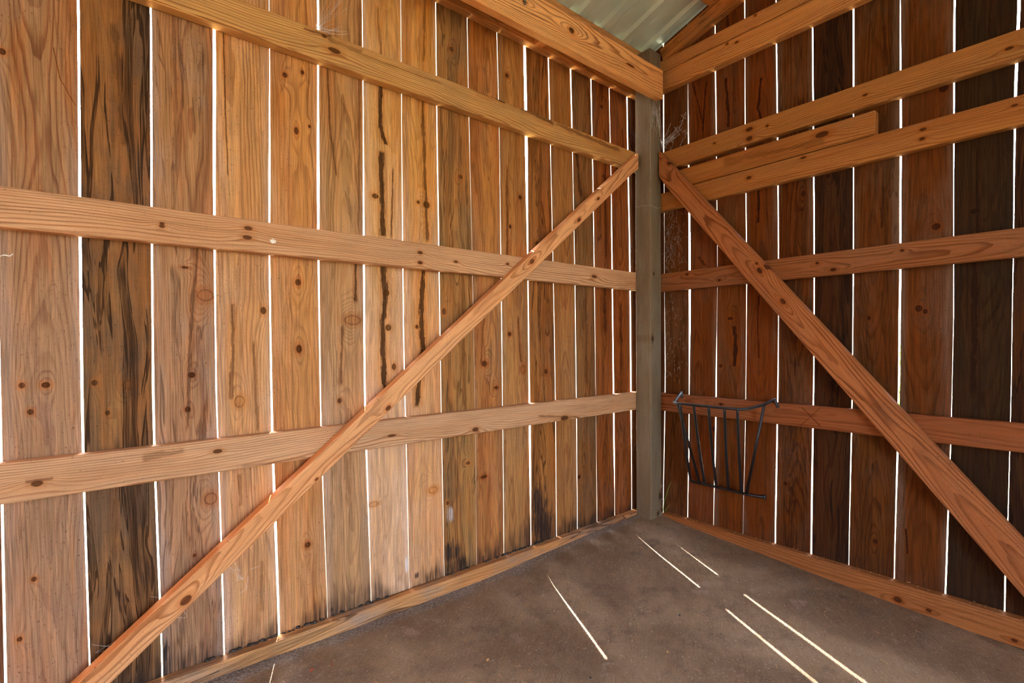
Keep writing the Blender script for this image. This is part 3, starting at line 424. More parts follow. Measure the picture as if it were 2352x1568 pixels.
# ------------------------------------------------------------------ rails, beams, braces, post
XL, YR = -3.3, -3.0
def lm(P, k, O, zd, yd, st=()):   # marks into a member's frame: list of [point, rx, rz] -> ('k', x, z, across, along)
    fr = frame(O, zd, yd).inverted()
    out = []
    for p, ra, rz in k:
        q = fr @ Vector(p); out.append(('k', q.x, q.z, rz, ra * 1.25))
    for a, b, w_, s_ in st:
        a, b = fr @ Vector(a), fr @ Vector(b); out.append(('s', a.x, a.z, b.x, b.z, w_, s_))
    return out
def rail_mat(name, light, seed, marks=(), **kw):
    a = dict(heart=.07, depth=.02, freq=190., edge=0., ring_amt=.8, amber_amt=.35, streak=.04, grey_amt=.2, saw=.1, fibre=.5, dark=(40, 15, 9), bump=.0008)
    a.update(kw); return wood(name, light, seed, marks=marks, **a)
def left_rail(nm, z, key, light, label, st=(), **kw):
    O = (XL, -.038, z)
    m = rail_mat(nm + '_wood', light, 3 + z * 5, lm(None, key, O, (1, 0, 0), (0, 1, 0), st), **kw)
    return member('rail', O, (-.0385, -.038, z), (0, 1, 0), .089, .0375, m, label, 'rail', group='rails across the left board wall')
def right_rail(nm, z, y0, y1, key, light, label, wdt=.089, st=(), **kw):
    O = (-.038, y0, z)
    m = rail_mat(nm + '_wood', light, 40 + z * 5, lm(None, key, O, (0, -1, 0), (1, 0, 0), st), **kw)
    return member('rail', O, (-.038, y1, z), (1, 0, 0), wdt, .0375, m, label, 'rail', group='rails across the right board wall')
left_rail('rail_a', 1.7805, K_A, (203, 153, 92), 'uppermost of three long rails across the left board wall, with dark knots', ring=(168, 104, 48), grey_amt=.3, st=S_A)
left_rail('rail_b', 1.1800, K_B, (205, 158, 117), 'middle wooden rail across the left board wall, with paired dark knots and a white dropping', ring=(166, 98, 56))
left_rail('rail_c', .5765, K_C, (201, 157, 118), 'lowest wooden rail across the left board wall, crossed by the diagonal brace', st=S_C, ring=(172, 104, 64))
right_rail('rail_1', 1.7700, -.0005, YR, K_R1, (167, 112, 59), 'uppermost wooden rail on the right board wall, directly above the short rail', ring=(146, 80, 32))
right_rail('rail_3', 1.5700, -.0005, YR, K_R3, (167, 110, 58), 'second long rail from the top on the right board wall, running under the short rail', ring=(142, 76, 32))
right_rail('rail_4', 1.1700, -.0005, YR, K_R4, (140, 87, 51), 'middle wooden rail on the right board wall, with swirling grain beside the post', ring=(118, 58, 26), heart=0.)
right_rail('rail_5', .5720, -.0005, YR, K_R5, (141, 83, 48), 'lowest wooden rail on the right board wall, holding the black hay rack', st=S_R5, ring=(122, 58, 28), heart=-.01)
right_rail('rail_2', 1.6605, -.2, -1.017, K_R2, (167, 110, 58), 'short wooden rail with a square cut end, wedged between two long right wall rails', st=S_R2, ring=(142, 76, 32), wdt=.086)

O = (XL, -.038, 2.2245)
m = rail_mat('plate_wood', (224, 160, 96), 21, heart=.06, depth=.03, amber_amt=.7, streak=.35, ring=(140, 76, 30))
member('wall_plate', O, (-.0385, -.038, 2.2245), (0, 1, 0), .235, .0375, m, 'wide wooden wall plate high on the left wall, shaded behind the header beam', 'beam')
O = (XL, -.166, 2.125)
m = rail_mat('header_wood', (238, 174, 108), 22, lm(None, K_H, O, (1, 0, 0), (0, 1, 0)), heart=-.02, depth=.05, ring=(166, 92, 34))
member('header_beam', O, (-.0755, -.166, 2.125), (0, 1, 0), .140, .0375, m, 'golden wooden header beam nailed across the inside of the corner post', 'beam')
O = (-.038, -.0005, 2.161)
m = rail_mat('tie_wood', (206, 142, 82), 23, lm(None, K_RL, O, (0, -1, 0), (1, 0, 0)), ring=(146, 78, 28))
member('tie_beam', O, (-.038, YR, 2.161), (1, 0, 0), .0895, .0375, m, 'lower of the two stacked beams high on the right wall, just above the gapped boards', 'beam', group='stacked beams high on the right wall')
O = (-.038, -.0005, 2.2385)
m = rail_mat('tie_wood_2', (198, 134, 76), 24, lm(None, K_RU, O, (0, -1, 0), (1, 0, 0)), ring=(138, 74, 28))
member('tie_beam', O, (-.038, YR, 2.2385), (1, 0, 0), .0575, .0375, m, 'narrower upper beam stacked on another beam below the sloping rafter', 'beam', group='stacked beams high on the right wall')
# spacer block behind the header
m = rail_mat('block_wood', (196, 118, 52), 25)
member('spacer_block', (-.7860, -.1275, 2.1), (-.7860, -.1275, 2.19), (0, 1, 0), .038, .089, m, 'short wooden spacer block between the header beam and the wall plate', 'block')

# corner post, treated grey-green timber
pm = wood('post_wood', (126, 110, 88), 31, heart=.06, depth=.03, freq=140., ring=(92, 80, 58), amber=(110, 84, 56), dark=(40, 28, 20), grey=(140, 134, 122),
          ring_amt=.5, amber_amt=.25, streak=.08, grey_amt=.4, saw=.08, fibre=.35,
          marks=[('k', .012, .075, .008, .012), ('k', -.02, 1.27, .006, .008), ('k', -.03, .95, .010, .014), ('k', .03, .16, .010, .02)])
pf = frame((-.0835, -.1285, -.06), (0, 0, 1), (0, 1, 0))
o = prism('corner_post', [(-.045, 0), (.045, 0), (.045, 2.362), (-.045, 2.362)], .09, pm, pf, .004)
tag(o, 'square grey-green treated post standing in the corner where both walls meet', 'post')

# left diagonal brace: upper edge z = 1.926 + .8066 x on the front face y=-.076
def brace(name, side, slope, icpt, wdt, s0, s1, mat_kw, key, label, cut):
    # s runs along the wall (x on the left wall, -y on the right)
    V = (lambda s, z: Vector((s, -.0762, z))) if side == 'left' else (lambda s, z: Vector((-.0762, -s, z)))
    yd = (0, 1, 0) if side == 'left' else (1, 0, 0)
    zt = lambda s: icpt + slope * s
    dv = wdt * math.sqrt(1 + slope * slope)           # vertical thickness
    A, B = V(s0, zt(s0) - dv / 2), V(s1, zt(s1) - dv / 2)
    fr = frame(A, B - A, yd); inv = fr.inverted()
    poly = cut(V, zt, dv)
    loc = [inv @ p for p in poly]
    m = rail_mat(name + '_wood', marks=lm(None, key, A, B - A, yd), **mat_kw)
    o = prism('diagonal_brace', [(p.x, p.z) for p in loc], .0377, m, fr, .0025)
    return tag(o, label, 'brace', 'diagonal braces of the two walls')
def cutL(V, zt, dv):
    return [V(-2.42, zt(-2.42)), V(-.150, zt(-.150)), V(-.150, zt(-.150) - .079), V(-.195, zt(-.195) - dv + .0), V(-2.42, zt(-2.42) - dv)]
brace('brace_left', 'left', .8066, 1.9262, .0565, -2.42, -.15, dict(light=(226, 164, 112), seed=61, ring=(176, 112, 66), heart=-.02, depth=.03), K_BL,
      'long diagonal brace rising across the left board wall to the corner post', cutL)
def cutR(V, zt, dv):
    z0 = zt(.139)
    return [V(.139, 1.812), V(1.665, -.052), V(1.60, -.060), V(1.52, -.045), V(.180, zt(.180) - dv), V(.139, 1.690)]
brace('brace_right', 'right', -1.232, 1.996, .0915, .139, 1.66, dict(light=(166, 103, 60), seed=67, ring=(132, 70, 34), heart=.01, depth=.03, streak=.12), K_BR,
      'diagonal brace falling across the right board wall from the corner post', cutR)

# sole boards along the floor
O = (XL, -.038, -.031)
m = wood('sole_wood_left', (196, 146, 96), 71, heart=.03, depth=.03, freq=150., ring_amt=.6, amber_amt=.6, streak=.55, grey=(128, 124, 120), grey_amt=.75, dark=(40, 26, 18))
b = member('baseboard_left', O, (-.0385, -.038, -.031), (0, 1, 0), .089, .0375, m, None, None); tag(b, kind='structure')
O = (-.038, -.131, -.031)
m = wood('sole_wood_right', (156, 98, 54), 72, heart=.03, depth=.03, freq=130., ring_amt=.5, amber_amt=.4, streak=.12, grey_amt=.1, ring=(120, 66, 28), dark=(52, 24, 12), saw=.05, fibre=.4,
         marks=lm(None, K_BS, O, (0, -1, 0), (1, 0, 0)))
b = member('baseboard_right', O, (-.038, YR, -.033), (1, 0, 0), .089, .0375, m, None, None); tag(b, kind='structure')

# ------------------------------------------------------------------ roof: rafters, purlins, ribbed sheets
RS_ = .30
roof_z = lambda y: 2.346 - .3 * (y + .038)
m = wood('rafter_wood', (186, 118, 60), 81, heart=.02, depth=.02, freq=160., amber_amt=.6, streak=.5, grey=(120, 96, 70), grey_amt=.5, dark=(54, 30, 16))
def rafter(x, label):
    A = Vector((x, -.131, roof_z(-.131) - .0435 - .0418)); B = Vector((x, -3.3, roof_z(-3.3) - .0435 - .0418))
    return member('rafter', A, B, (1, 0, 0), .080, .0375, m, label, 'rafter', group='rafters under the metal roof')
rafter(-.038, 'sloping rafter rising along the top of the right wall under the metal roof')
rafter(-3.3, 'sloping rafter at the open end of the shed, far left of the view')
m = wood('purlin_wood', (196, 126, 62), 83, heart=.01, depth=.03, freq=150., amber_amt=.6, streak=.2)
sl = Vector((0, -1, .3)).normalized()
for y, lb in ((-.378, 'purlin crossing the top of the rafter right under the metal roof'), (-1.05, 'second purlin up the roof slope, overhead and out of view'),
              (-1.75, 'third purlin up the roof slope, above the camera'), (-2.45, 'fourth purlin up the roof slope, behind the camera')):
    p = Vector((XL, y, roof_z(y) - .004 - .0385)); q = Vector((.02, y, roof_z(y) - .004 - .0385))
    # flat member: wide face down; frame y axis points up (into the sheet)
    o = prism('purlin', [(-.089, 0), (0, 0), (0, (q - p).length), (-.089, (q - p).length)], .037, m, frame(p, (1, 0, 0), (0, .287, .958)), .002)
    # keep the wide side running up the slope
    tag(o, lb, 'purlin', 'purlins under the metal roof')
ceil = empty('ceiling'); tag(ceil, kind='structure')
mr = bpy.data.materials.new('roof_metal'); mr.use_nodes = True; N = NT(mr.node_tree); bs = mr.node_tree.nodes['Principled BSDF']
tc = N.node('ShaderNodeTexCoord'); nn = N.noise(tc.outputs['Object'], 3.0, 4.0, .6)
N.l.new(N.mix(N.step(nn, .35, .7), lin(184, 198, 186), lin(200, 212, 200)), bs.inputs['Base Color'])
bs.inputs['Roughness'].default_value = .45; bs.inputs['Metallic'].default_value = .0
pitch = .155
def sheet(x0, nr):
    bm = bmesh.new(); prof = []
    for k in range(nr):
        b = x0 - k * pitch
        for dx, dz in ((0, 0), (-.042, 0), (-.046, .009), (-.052, .0), (-.094, 0), (-.106, .016), (-.143, .016)):
            prof.append((b + dx, dz))
    prof.append((x0 - nr * pitch, 0)); prof.append((x0 - nr * pitch - .012, 0))
    ys = [.16, -.6, -1.4, -2.3, -3.45]; rows = []
    for y in ys: rows.append([bm.verts.new((px, y, roof_z(y) + pz)) for px, pz in prof])
    top = [[bm.verts.new((px, y, roof_z(y) + pz + .0012)) for px, pz in prof] for y in ys]
    for R, fl in ((rows, 0), (top, 1)):
        for j in range(len(ys) - 1):
            for e in range(len(prof) - 1):
                v = (R[j][e], R[j][e + 1], R[j + 1][e + 1], R[j + 1][e]); bm.faces.new(v[::-1] if fl else v)
    me = bpy.data.meshes.new('roof_sheet'); bm.to_mesh(me); bm.free()
    return link('roof_sheet', me, mr, ceil)
for k in range(4): sheet(.187 - k * 6 * pitch, 6)

# ------------------------------------------------------------------ floor and outdoors
mf = bpy.data.materials.new('concrete'); mf.use_nodes = True; N = NT(mf.node_tree); bs = mf.node_tree.nodes['Principled BSDF']
tc = N.node('ShaderNodeTexCoord'); P = tc.outputs['Object']
sp = N.node('ShaderNodeSeparateXYZ', {0: P}); X, Y = sp.outputs[0], sp.outputs[1]
n1 = N.noise(P, 2.2, 5.0, .62, .3); n2 = N.noise(P, 9.0, 5.0, .65); n3 = N.noise(P, 160., 3.0, .6); n5 = N.noise(P, 420., 2.0, .6)
# broom lines run diagonally over the slab
u = N.m('ADD', N.m('MULTIPLY', X, .82), N.m('MULTIPLY', Y, .57)); v = N.m('SUBTRACT', N.m('MULTIPLY', Y, .82), N.m('MULTIPLY', X, .57))
n4 = N.noise(N.xyz(N.m('MULTIPLY', u, 14.), N.m('MULTIPLY', v, 210.), 0), 1.0, 3.0, .6)
c = N.mix(N.step(n1, .36, .66), lin(114, 92, 70), lin(152, 130, 104))
c = N.mix(N.m('MULTIPLY', N.step(n2, .5, .72), .6), c, lin(86, 66, 52))
c = N.mix(N.m('MULTIPLY', N.step(n2, .42, .28), .5), c, lin(166, 146, 134))
c = N.mix(N.m('MULTIPLY', N.step(n3, .6, .74), .55), c, lin(212, 200, 188))
c = N.mix(N.m('MULTIPLY', N.step(n3, .4, .28), .6), c, lin(52, 40, 32))
spk = N.m('MULTIPLY', N.step(n5, .66, .74), N.step(n2, .48, .6))
c = N.mix(N.m('MULTIPLY', spk, .8), c, lin(228, 222, 226))
# pale lime edge and damp dark line beside the left sole board
ed = N.m('MULTIPLY', N.step(N.m('ADD', Y, N.m('MULTIPLY', n2, .09)), -.06, -.02), .45)
c = N.mix(ed, c, N.mix(N.step(n3, .4, .6), lin(96, 96, 96), lin(168, 166, 164)))
vv = N.node('ShaderNodeHueSaturation', {'Color': c, 'Value': N.m('ADD', .78, N.m('MULTIPLY', n4, .42))})
N.l.new(vv.outputs[0], bs.inputs['Base Color']); bs.inputs['Roughness'].default_value = .7; bs.inputs['Specular IOR Level'].default_value = .3
hh = N.m('ADD', N.m('ADD', N.m('MULTIPLY', n4, 1.1), N.m('MULTIPLY', n3, .8)), N.m('MULTIPLY', n2, 2.0))
bp = N.node('ShaderNodeBump', {'Height': hh, 'Distance': .005, 'Strength': 1.}); N.l.new(bp.outputs[0], bs.inputs['Normal'])
bm = bmesh.new(); gx = [.0, -.02, -.05, -.1, -.16, -.24] + [-.35 - .15 * k for k in range(21)]; gy = [.0, -.02, -.05, -.1, -.16, -.24] + [-.35 - .15 * k for k in range(19)]
rn = random.Random(3); V = [[bm.verts.new((x, y, floor_z(x, y) + (rn.uniform(-.002, .002) if x < -.06 and y < -.06 else 0))) for x in gx] for y in gy]
for j in range(len(gy) - 1):
    for e in range(len(gx) - 1):
        f = bm.faces.new((V[j][e], V[j + 1][e], V[j + 1][e + 1], V[j][e + 1])); f.smooth = True
nv = [v for v in bm.verts]
ret = bmesh.ops.extrude_face_region(bm, geom=list(bm.faces))
for g_ in ret['geom']:
    if isinstance(g_, bmesh.types.BMVert): g_.co.z = -.16
bmesh.ops.recalc_face_normals(bm, faces=bm.faces)
fl = bm_obj('floor', bm, mf); tag(fl, kind='structure')

mg = bpy.data.materials.new('meadow'); mg.use_nodes = True; N = NT(mg.node_tree); bs = mg.node_tree.nodes['Principled BSDF']
tc = N.node('ShaderNodeTexCoord'); a = N.noise(tc.outputs['Object'], 1.2, 6.0, .7)
N.l.new(N.mix(N.step(a, .4, .6), lin(140, 150, 96), lin(206, 196, 168)), bs.inputs['Base Color']); bs.inputs['Roughness'].default_value = .9
bm = bmesh.new()
vs_ = [bm.verts.new((math.cos(2 * math.pi * k / 48) * 90, math.sin(2 * math.pi * k / 48) * 90, -.17)) for k in range(48)]
bm.faces.new(vs_); gr = bm_obj('ground', bm, mg); tag(gr, kind='structure')

# unseen rest of the shed: front and left end boarded up to shape the light
def plain_wall(name, P0, along, yd, n, h, z0=lambda k: 0.):
    root = empty(name); tag(root, kind='structure')
    mats = [wood('%s_wood_%d' % (name, k), (186, 128, 74), 200 + k, streak=.3) for k in range(2)]
    for k in range(n):
        o = prism('plank', [(-.067, z0(k)), (.067, z0(k)), (.067, h(k)), (-.067, h(k))], T, mats[k % 2], frame(Vector(P0) + Vector(along) * (.07 + .14 * k), (0, 0, 1), yd), .001)
        o.parent = root
    return root
plain_wall('wall_front', (0, -3.06, -.16), (-1, 0, 0), (0, -1, 0), 24, lambda k: 3.395, lambda k: 1.95 if 13 <= k <= 15 else 0.)   # boarded above an unseen doorway, sized to shape the light inside
plain_wall('wall_back', (-3.36, .02, -.16), (0, -1, 0), (-1, 0, 0), 22, lambda k: 2.5 + .042 * k)

# ------------------------------------------------------------------ hay rack
mb = bpy.data.materials.new('black_enamel'); mb.use_nodes = True; bs = mb.node_tree.nodes['Principled BSDF']
N = NT(mb.node_tree); tc = N.node('ShaderNodeTexCoord')
N.l.new(N.mix(N.step(N.noise(tc.outputs['Object'], 60., 3.), .4, .7), lin(14, 15, 20), lin(34, 35, 42)), bs.inputs['Base Color'])
bs.inputs['Roughness'].default_value = .42
rk = tag(empty('hay_rack', (-.04, -.45, .6)), 'black metal wire hay rack hung on the lowest rail of the right wall', 'hay rack')
def part(name, pts, r, n=10):
    bm = bmesh.new(); tube(bm, [Vector(p) - rk.location for p in pts], r, n); o = bm_obj(name, bm, mb, rk); return o
rim = [(-.047, -.2400, .629), (-.100, -.2620, .617), (-.150, -.2820, .607), (-.196, -.301, .601), (-.218, -.320, .6), (-.2262, -.350, .6), (-.2265, -.42, .6), (-.2265, -.49, .6), (-.2265, -.560, .6),
       (-.224, -.598, .6), (-.2060, -.6230, .6005), (-.176, -.633, .602), (-.130, -.640, .6055), (-.085, -.650, .612), (-.047, -.6690, .628)]
part('rim_rod', catmull(rim, 5), .0062)
hooks = [[(-.047, -.2400, .629), (-.0435, -.2405, .631), (-.0420, -.2420, .622), (-.0425, -.2445, .603), (-.0425, -.2450, .600)], [(-.047, -.669, .628), (-.0435, -.6730, .630), (-.0425, -.678, .621), (-.0435, -.686, .603), (-.0435, -.688, .598)]]
for h in hooks: part('hook', catmull(h, 4), .0060)
bot = [(-.042, -.289, .214), (-.032, -.293, .2045), (-.030, -.310, .2040), (-.030, -.42, .2040), (-.030, -.53, .2035), (-.029, -.568, .2030), (-.018, -.592, .2015), (-.0065, -.612, .2000)]
part('bottom_rod', catmull(bot, 5), .0060)
part('wall_eye', [(-.001, -.606, .2), (-.001, -.622, .2)], [.009, .009], 10)
tops = [(-.2262, -.3495, .6), (-.2265, -.4147, .6), (-.2265, -.4823, .6), (-.2265, -.5520, .6), (-.2225, -.6050, .6)]
bots = [(-.042, -.289, .214), (-.034, -.357, .2065), (-.034, -.4138, .2065), (-.034, -.4725, .2065), (-.034, -.5308, .2060)]
for a, b in zip(tops, bots):
    a, b = Vector(a), Vector(b); k = a.lerp(b, .5) + Vector((-.004, 0, -.004))
    part('bar', catmull([a, k, b], 6), .0058)
for a, b in (((-.150, -.282, .607), (-.033, -.331, .207)), ((-.085, -.650, .612), (-.033, -.553, .206))):
    part('side_bar', [Vector(a), Vector(b)], .0058)

# ------------------------------------------------------------------ cobwebs: fine strands, each a thin tube
mc = bpy.data.materials.new('cobweb_silk'); mc.use_nodes = True; bs = mc.node_tree.nodes['Principled BSDF']
bs.inputs['Base Color'].default_value = (.8, .82, .85, 1); bs.inputs['Roughness'].default_value = .5
def web(name, strands, label, r=.00022):
    bm = bmesh.new()
    for s in strands: tube(bm, s, r, 3, cap=False)
    o = bm_obj(name, bm, mc); return tag(o, label, 'cobweb', 'cobwebs on the boards and the corner post', 'stuff')
rn = random.Random(12)
J = lambda s: rn.uniform(-s, s)
hub = Vector((-.030, -.122, 1.872))
S = []
for k in range(46):       # funnel between post and first right wall boards
    if k < 24: e = Vector((-.046 - rn.random() * .075, -.1292, 1.90 + rn.random() * .17))
    elif k < 40: e = Vector((-.0015, -.14 - rn.random() * .09, 1.86 + rn.random() * .11))
    else: e = Vector((-.001, -.125 - rn.random() * .02, 1.83 + rn.random() * .04))
    mid = hub.lerp(e, .5) + Vector((-abs(J(.004)), J(.004), -.008 - rn.random() * .014))
    S.append(catmull([hub + Vector((J(.003), J(.003), J(.006))), mid, e], 5))
for k in range(14):
    a = Vector((-.001, -.15 - rn.random() * .1, 1.83 + rn.random() * .16)); S.append(catmull([a, a + Vector((-.004, J(.02), J(.03))), a + Vector((-.001, J(.03), J(.04)))], 4))
web('cobweb', S, 'white funnel cobweb between the corner post and the right wall, above the brace', .0005)
S = []
for k in range(170):      # tangled threads on the first right boards
    y = -.125 - abs(rn.gauss(0, .055)); z = rn.uniform(1.22, 1.58)
    if y < -.30: y = -.2
    a = Vector((-.0015, y, z)); d = Vector((-.002, J(.012), J(.02)))
    S.append(catmull([a, a + d, a + d * 1.6 + Vector((0.001, J(.01), J(.012)))], 3))
for k in range(90):
    y = -.128 - abs(rn.gauss(0, .06)); z = rn.uniform(.68, 1.1); a = Vector((-.0015, y, z)); d = Vector((-.002, J(.006), J(.012)))
    S.append([a, a + d, a + d * 1.7])
web('cobweb', S, 'tangle of short dusty threads on the right wall boards next to the post')
S = []
for k in range(60):
    x = -.112 + abs(J(.085)); z = rn.choice([rn.uniform(1.23, 1.5), rn.uniform(.95, 1.13), rn.uniform(1.83, 1.95), rn.uniform(.33, .53)])
    a = Vector((x, -.0015, z)); d = Vector((J(.01), -.002, J(.014))); S.append([a, a + d, a + d * 1.5 + Vector((J(.006), .001, J(.006)))])
web('cobweb', S, 'pale dusty threads on the last left wall board behind the post')
S = []
for k in range(26):
    a = Vector((-1.675 + J(.004), -.001, 1.838 + rn.random() * .02)); e = a + Vector((rn.random() * .09 + .01, -.012 * rn.random(), rn.random() * (.16 if k < 12 else .03)))
    S.append(catmull([a, a.lerp(e, .5) + Vector((0, -.004, -.006)), e], 3))
web('cobweb', S, 'fan of bright web threads at a gap above the uppermost left rail')
S = [catmull([Vector((-.1292, -.128 + .09, 1.55 + j * .02)), Vector((-.13, -.10, 1.545)), Vector((-.127, -.1295, 1.54)), Vector((-.08, -.1295, 1.535)), Vector((-.04, -.1292, 1.545))], 4) for j in range(1)]
S += [catmull([Vector((-.130, -.1290, 2.03)), Vector((-.1295, -.131, 1.9)), Vector((-.130, -.1292, 1.77)), Vector((-.126, -.131, 1.66))], 5)]
for k in range(22):
    a = Vector((-.05 - rn.random() * .07, -.1292, 2.04 - rn.random() * .02)); S.append([a, a + Vector((J(.01), -.001, -.05 - rn.random() * .1))])
web('cobweb', S, 'loose grey strands hanging down the edge of the corner post under the header beam')
# pale threads on the lower left boards
S = []
for (x, z, w_, h_) in ((-2.08, .19, .09, .05), (-1.90, .22, .05, .06), (-2.17, .12, .10, .04)):
    for k in range(10):
        a = Vector((x + J(w_ / 2), -.001, z + J(h_ / 2))); S.append(catmull([a, a + Vector((J(w_ / 3), -.003, J(h_ / 3))), a + Vector((J(w_ / 2), -.001, J(h_ / 2)))], 3))
web('cobweb', S, 'thin threads low on the left wall beneath the foot of the brace')

# ------------------------------------------------------------------ small things
mgx = bpy.data.materials.new('grass_blade'); mgx.use_nodes = True; N = NT(mgx.node_tree); bs = mgx.node_tree.nodes['Principled BSDF']
tc = N.node('ShaderNodeTexCoord'); sp = N.node('ShaderNodeSeparateXYZ', {0: tc.outputs['Generated']})
N.l.new(N.mix(sp.outputs[2], lin(92, 150, 40), lin(120, 176, 52)), bs.inputs['Base Color'])
def blade(pts, w0, label, mat=mgx, name='grass_blade', cat='grass blade'):
    bm = bmesh.new(); P = catmull(pts, 4); rows = []
    for k, p in enumerate(P):
        t = k / (len(P) - 1); w_ = w0 * (1 - t) ** .6 + .0002
        rows.append([bm.verts.new(p + Vector(d)) for d in ((-.0004, w_ / 2, 0), (-.0012, 0, 0), (-.0004, -w_ / 2, 0), (.0002, 0, 0))])
    for a, b in zip(rows, rows[1:]):
        for e in range(4): bm.faces.new((a[e], a[(e + 1) % 4], b[(e + 1) % 4], b[e]))
    bm.faces.new(rows[0][::-1]); bm.faces.new(rows[-1])
    return tag(bm_obj(name, bm, mat), label, cat, 'grass blades in the gap by the corner post')
blade([(-.006, -.117, .010), (-.010, -.122, .05), (-.012, -.136, .095), (-.014, -.152, .139), (-.014, -.168, .174)], .0042, 'tall green grass blade growing up the gap beside the corner post')
blade([(-.008, -.128, .012), (-.010, -.138, .028), (-.012, -.150, .043), (-.013, -.159, .058)], .003, 'short dull grass blade leaning away from the corner post at the floor')
mp = bpy.data.materials.new('dry_grass'); mp.use_nodes = True; N = NT(mp.node_tree); bs = mp.node_tree.nodes['Principled BSDF']
tc = N.node('ShaderNodeTexCoord'); N.l.new(N.mix(N.noise(tc.outputs['Object'], 40.), lin(190, 190, 170), lin(220, 214, 190)), bs.inputs['Base Color'])
blade([(-.012, -.119, .030), (-.020, -.108, .042), (-.018, -.104, .060), (-.010, -.112, .072), (-.006, -.118, .074)], .003, 'pale curled grass strip low in the gap beside the corner post', mp)
blade([(-.012, -.106, .125), (-.014, -.112, .140), (-.008, -.121, .150)], .003, 'pale grass tip poking through the gap beside the corner post', mp)

ml = bpy.data.materials.new('leaf_litter'); ml.use_nodes = True; N = NT(ml.node_tree); bs = ml.node_tree.nodes['Principled BSDF']
tc = N.node('ShaderNodeTexCoord'); N.l.new(N.mix(N.noise(tc.outputs['Object'], 90.), lin(120, 50, 30), lin(178, 84, 50)), bs.inputs['Base Color'])
mt = bpy.data.materials.new('tan_chip'); mt.use_nodes = True; N = NT(mt.node_tree); bs = mt.node_tree.nodes['Principled BSDF']
tc = N.node('ShaderNodeTexCoord'); N.l.new(N.mix(N.noise(tc.outputs['Object'], 120.), lin(176, 124, 74), lin(220, 176, 126)), bs.inputs['Base Color'])
md = bpy.data.materials.new('dark_crumb'); md.use_nodes = True; N = NT(md.node_tree); bs = md.node_tree.nodes['Principled BSDF']
tc = N.node('ShaderNodeTexCoord'); N.l.new(N.mix(N.noise(tc.outputs['Object'], 120.), lin(22, 18, 17), lin(50, 42, 38)), bs.inputs['Base Color'])
def chip(bm, p, sz, flat=.35, ang=0.):
    n = 7; z0 = floor_z(p[0], p[1]); a = []; b = []
    for k in range(n):
        t = 2 * math.pi * k / n; r = sz * rn.uniform(.55, 1.1)
        x, y = math.cos(t) * r, math.sin(t) * r * .6
        X_, Y_ = x * math.cos(ang) - y * math.sin(ang), x * math.sin(ang) + y * math.cos(ang)
        a.append(bm.verts.new((p[0] + X_, p[1] + Y_, z0 + .0004))); b.append(bm.verts.new((p[0] + X_ * .7, p[1] + Y_ * .7, z0 + sz * flat + rn.uniform(0, .001))))
    bm.faces.new(a[::-1]); bm.faces.new(b)
    for k in range(n): bm.faces.new((a[k], a[(k + 1) % n], b[(k + 1) % n], b[k]))
for (x, y, z), lb, mm, s_, nm, cat in ((leaf[0], 'larger red-brown leaf scrap on the concrete at the bottom edge, left', ml, .009, 'leaf_scrap', 'leaf'),
        (leaf[1], 'tiny red leaf scrap on the concrete right of a larger red one', ml, .005, 'leaf_scrap', 'leaf'),
        (leaf[2], 'orange-tan wood chip on the concrete beside a round black pebble', mt, .008, 'wood_chip', 'wood chip'),
        (leaf[3], 'tan crumb lying alone on the concrete right of the sun streaks', mt, .006, 'wood_chip', 'wood chip'),
        ((-1.152, -.640, 0), 'small round black pebble on the concrete near the bottom centre', md, .007, 'pebble', 'pebble'),
        ((-.700, -.640, 0), 'black pebble on the concrete between the bright sun streaks', md, .006, 'pebble', 'pebble')):
    bm = bmesh.new(); chip(bm, (x, y), s_, .5, rn.random() * 3); tag(bm_obj(nm, bm, mm), lb, cat)
# loose straw and grit, uncountable
bm = bmesh.new()
for k in range(150):
    x, y = rn.uniform(-2.0, -.06), rn.uniform(-1.45, -.06); z0 = floor_z(x, y)
    L_, a_ = rn.uniform(.004, .022), rn.uniform(0, math.pi)
    d = Vector((math.cos(a_) * L_, math.sin(a_) * L_, rn.uniform(0, .003))); p = Vector((x, y, z0 + .0012))
    tube(bm, [p, p + d * .5 + Vector((0, 0, .001)), p + d], .0006, 4)
for k in range(60):      # bits along the right sole board
    y = rn.uniform(-1.4, -.14); x = rn.uniform(-.034, -.004); p = Vector((x, y, .0145)); d = Vector((J(.006), J(.008), .002))
    tube(bm, [p, p + d], .0008, 4)
o = bm_obj('straw_litter', bm, mt); tag(o, 'scattered bits of straw and chaff on the concrete floor', 'straw', kind='stuff')
bm = bmesh.new()
for k in range(110):
    x, y = rn.uniform(-2.0, -.06), rn.uniform(-1.45, -.08); chip(bm, (x, y), rn.uniform(.0012, .0035), .6, rn.random() * 3)
o = bm_obj('grit', bm, md); tag(o, 'dark crumbs and grit scattered over the concrete floor', 'grit', kind='stuff')
# crumbly debris on the left sole board against the board feet
bm = bmesh.new()
for k in range(170):
    x = rn.choice([rn.uniform(-2.0, -.3), rn.uniform(-2.0, -1.5), rn.uniform(-1.0, -.75)]); s_ = rn.uniform(.0015, .006)
    bmesh.ops.create_icosphere(bm, subdivisions=1, radius=s_, matrix=Matrix.Translation((x, -.002 - rn.random() * .007, .0135 + s_ * .5)) @ Matrix.Diagonal((1.3, .8, .8, 1)))
o = bm_obj('rot_crumbs', bm, md); tag(o, 'dark rotten crumbs along the foot of the left board wall', 'debris', kind='stuff')
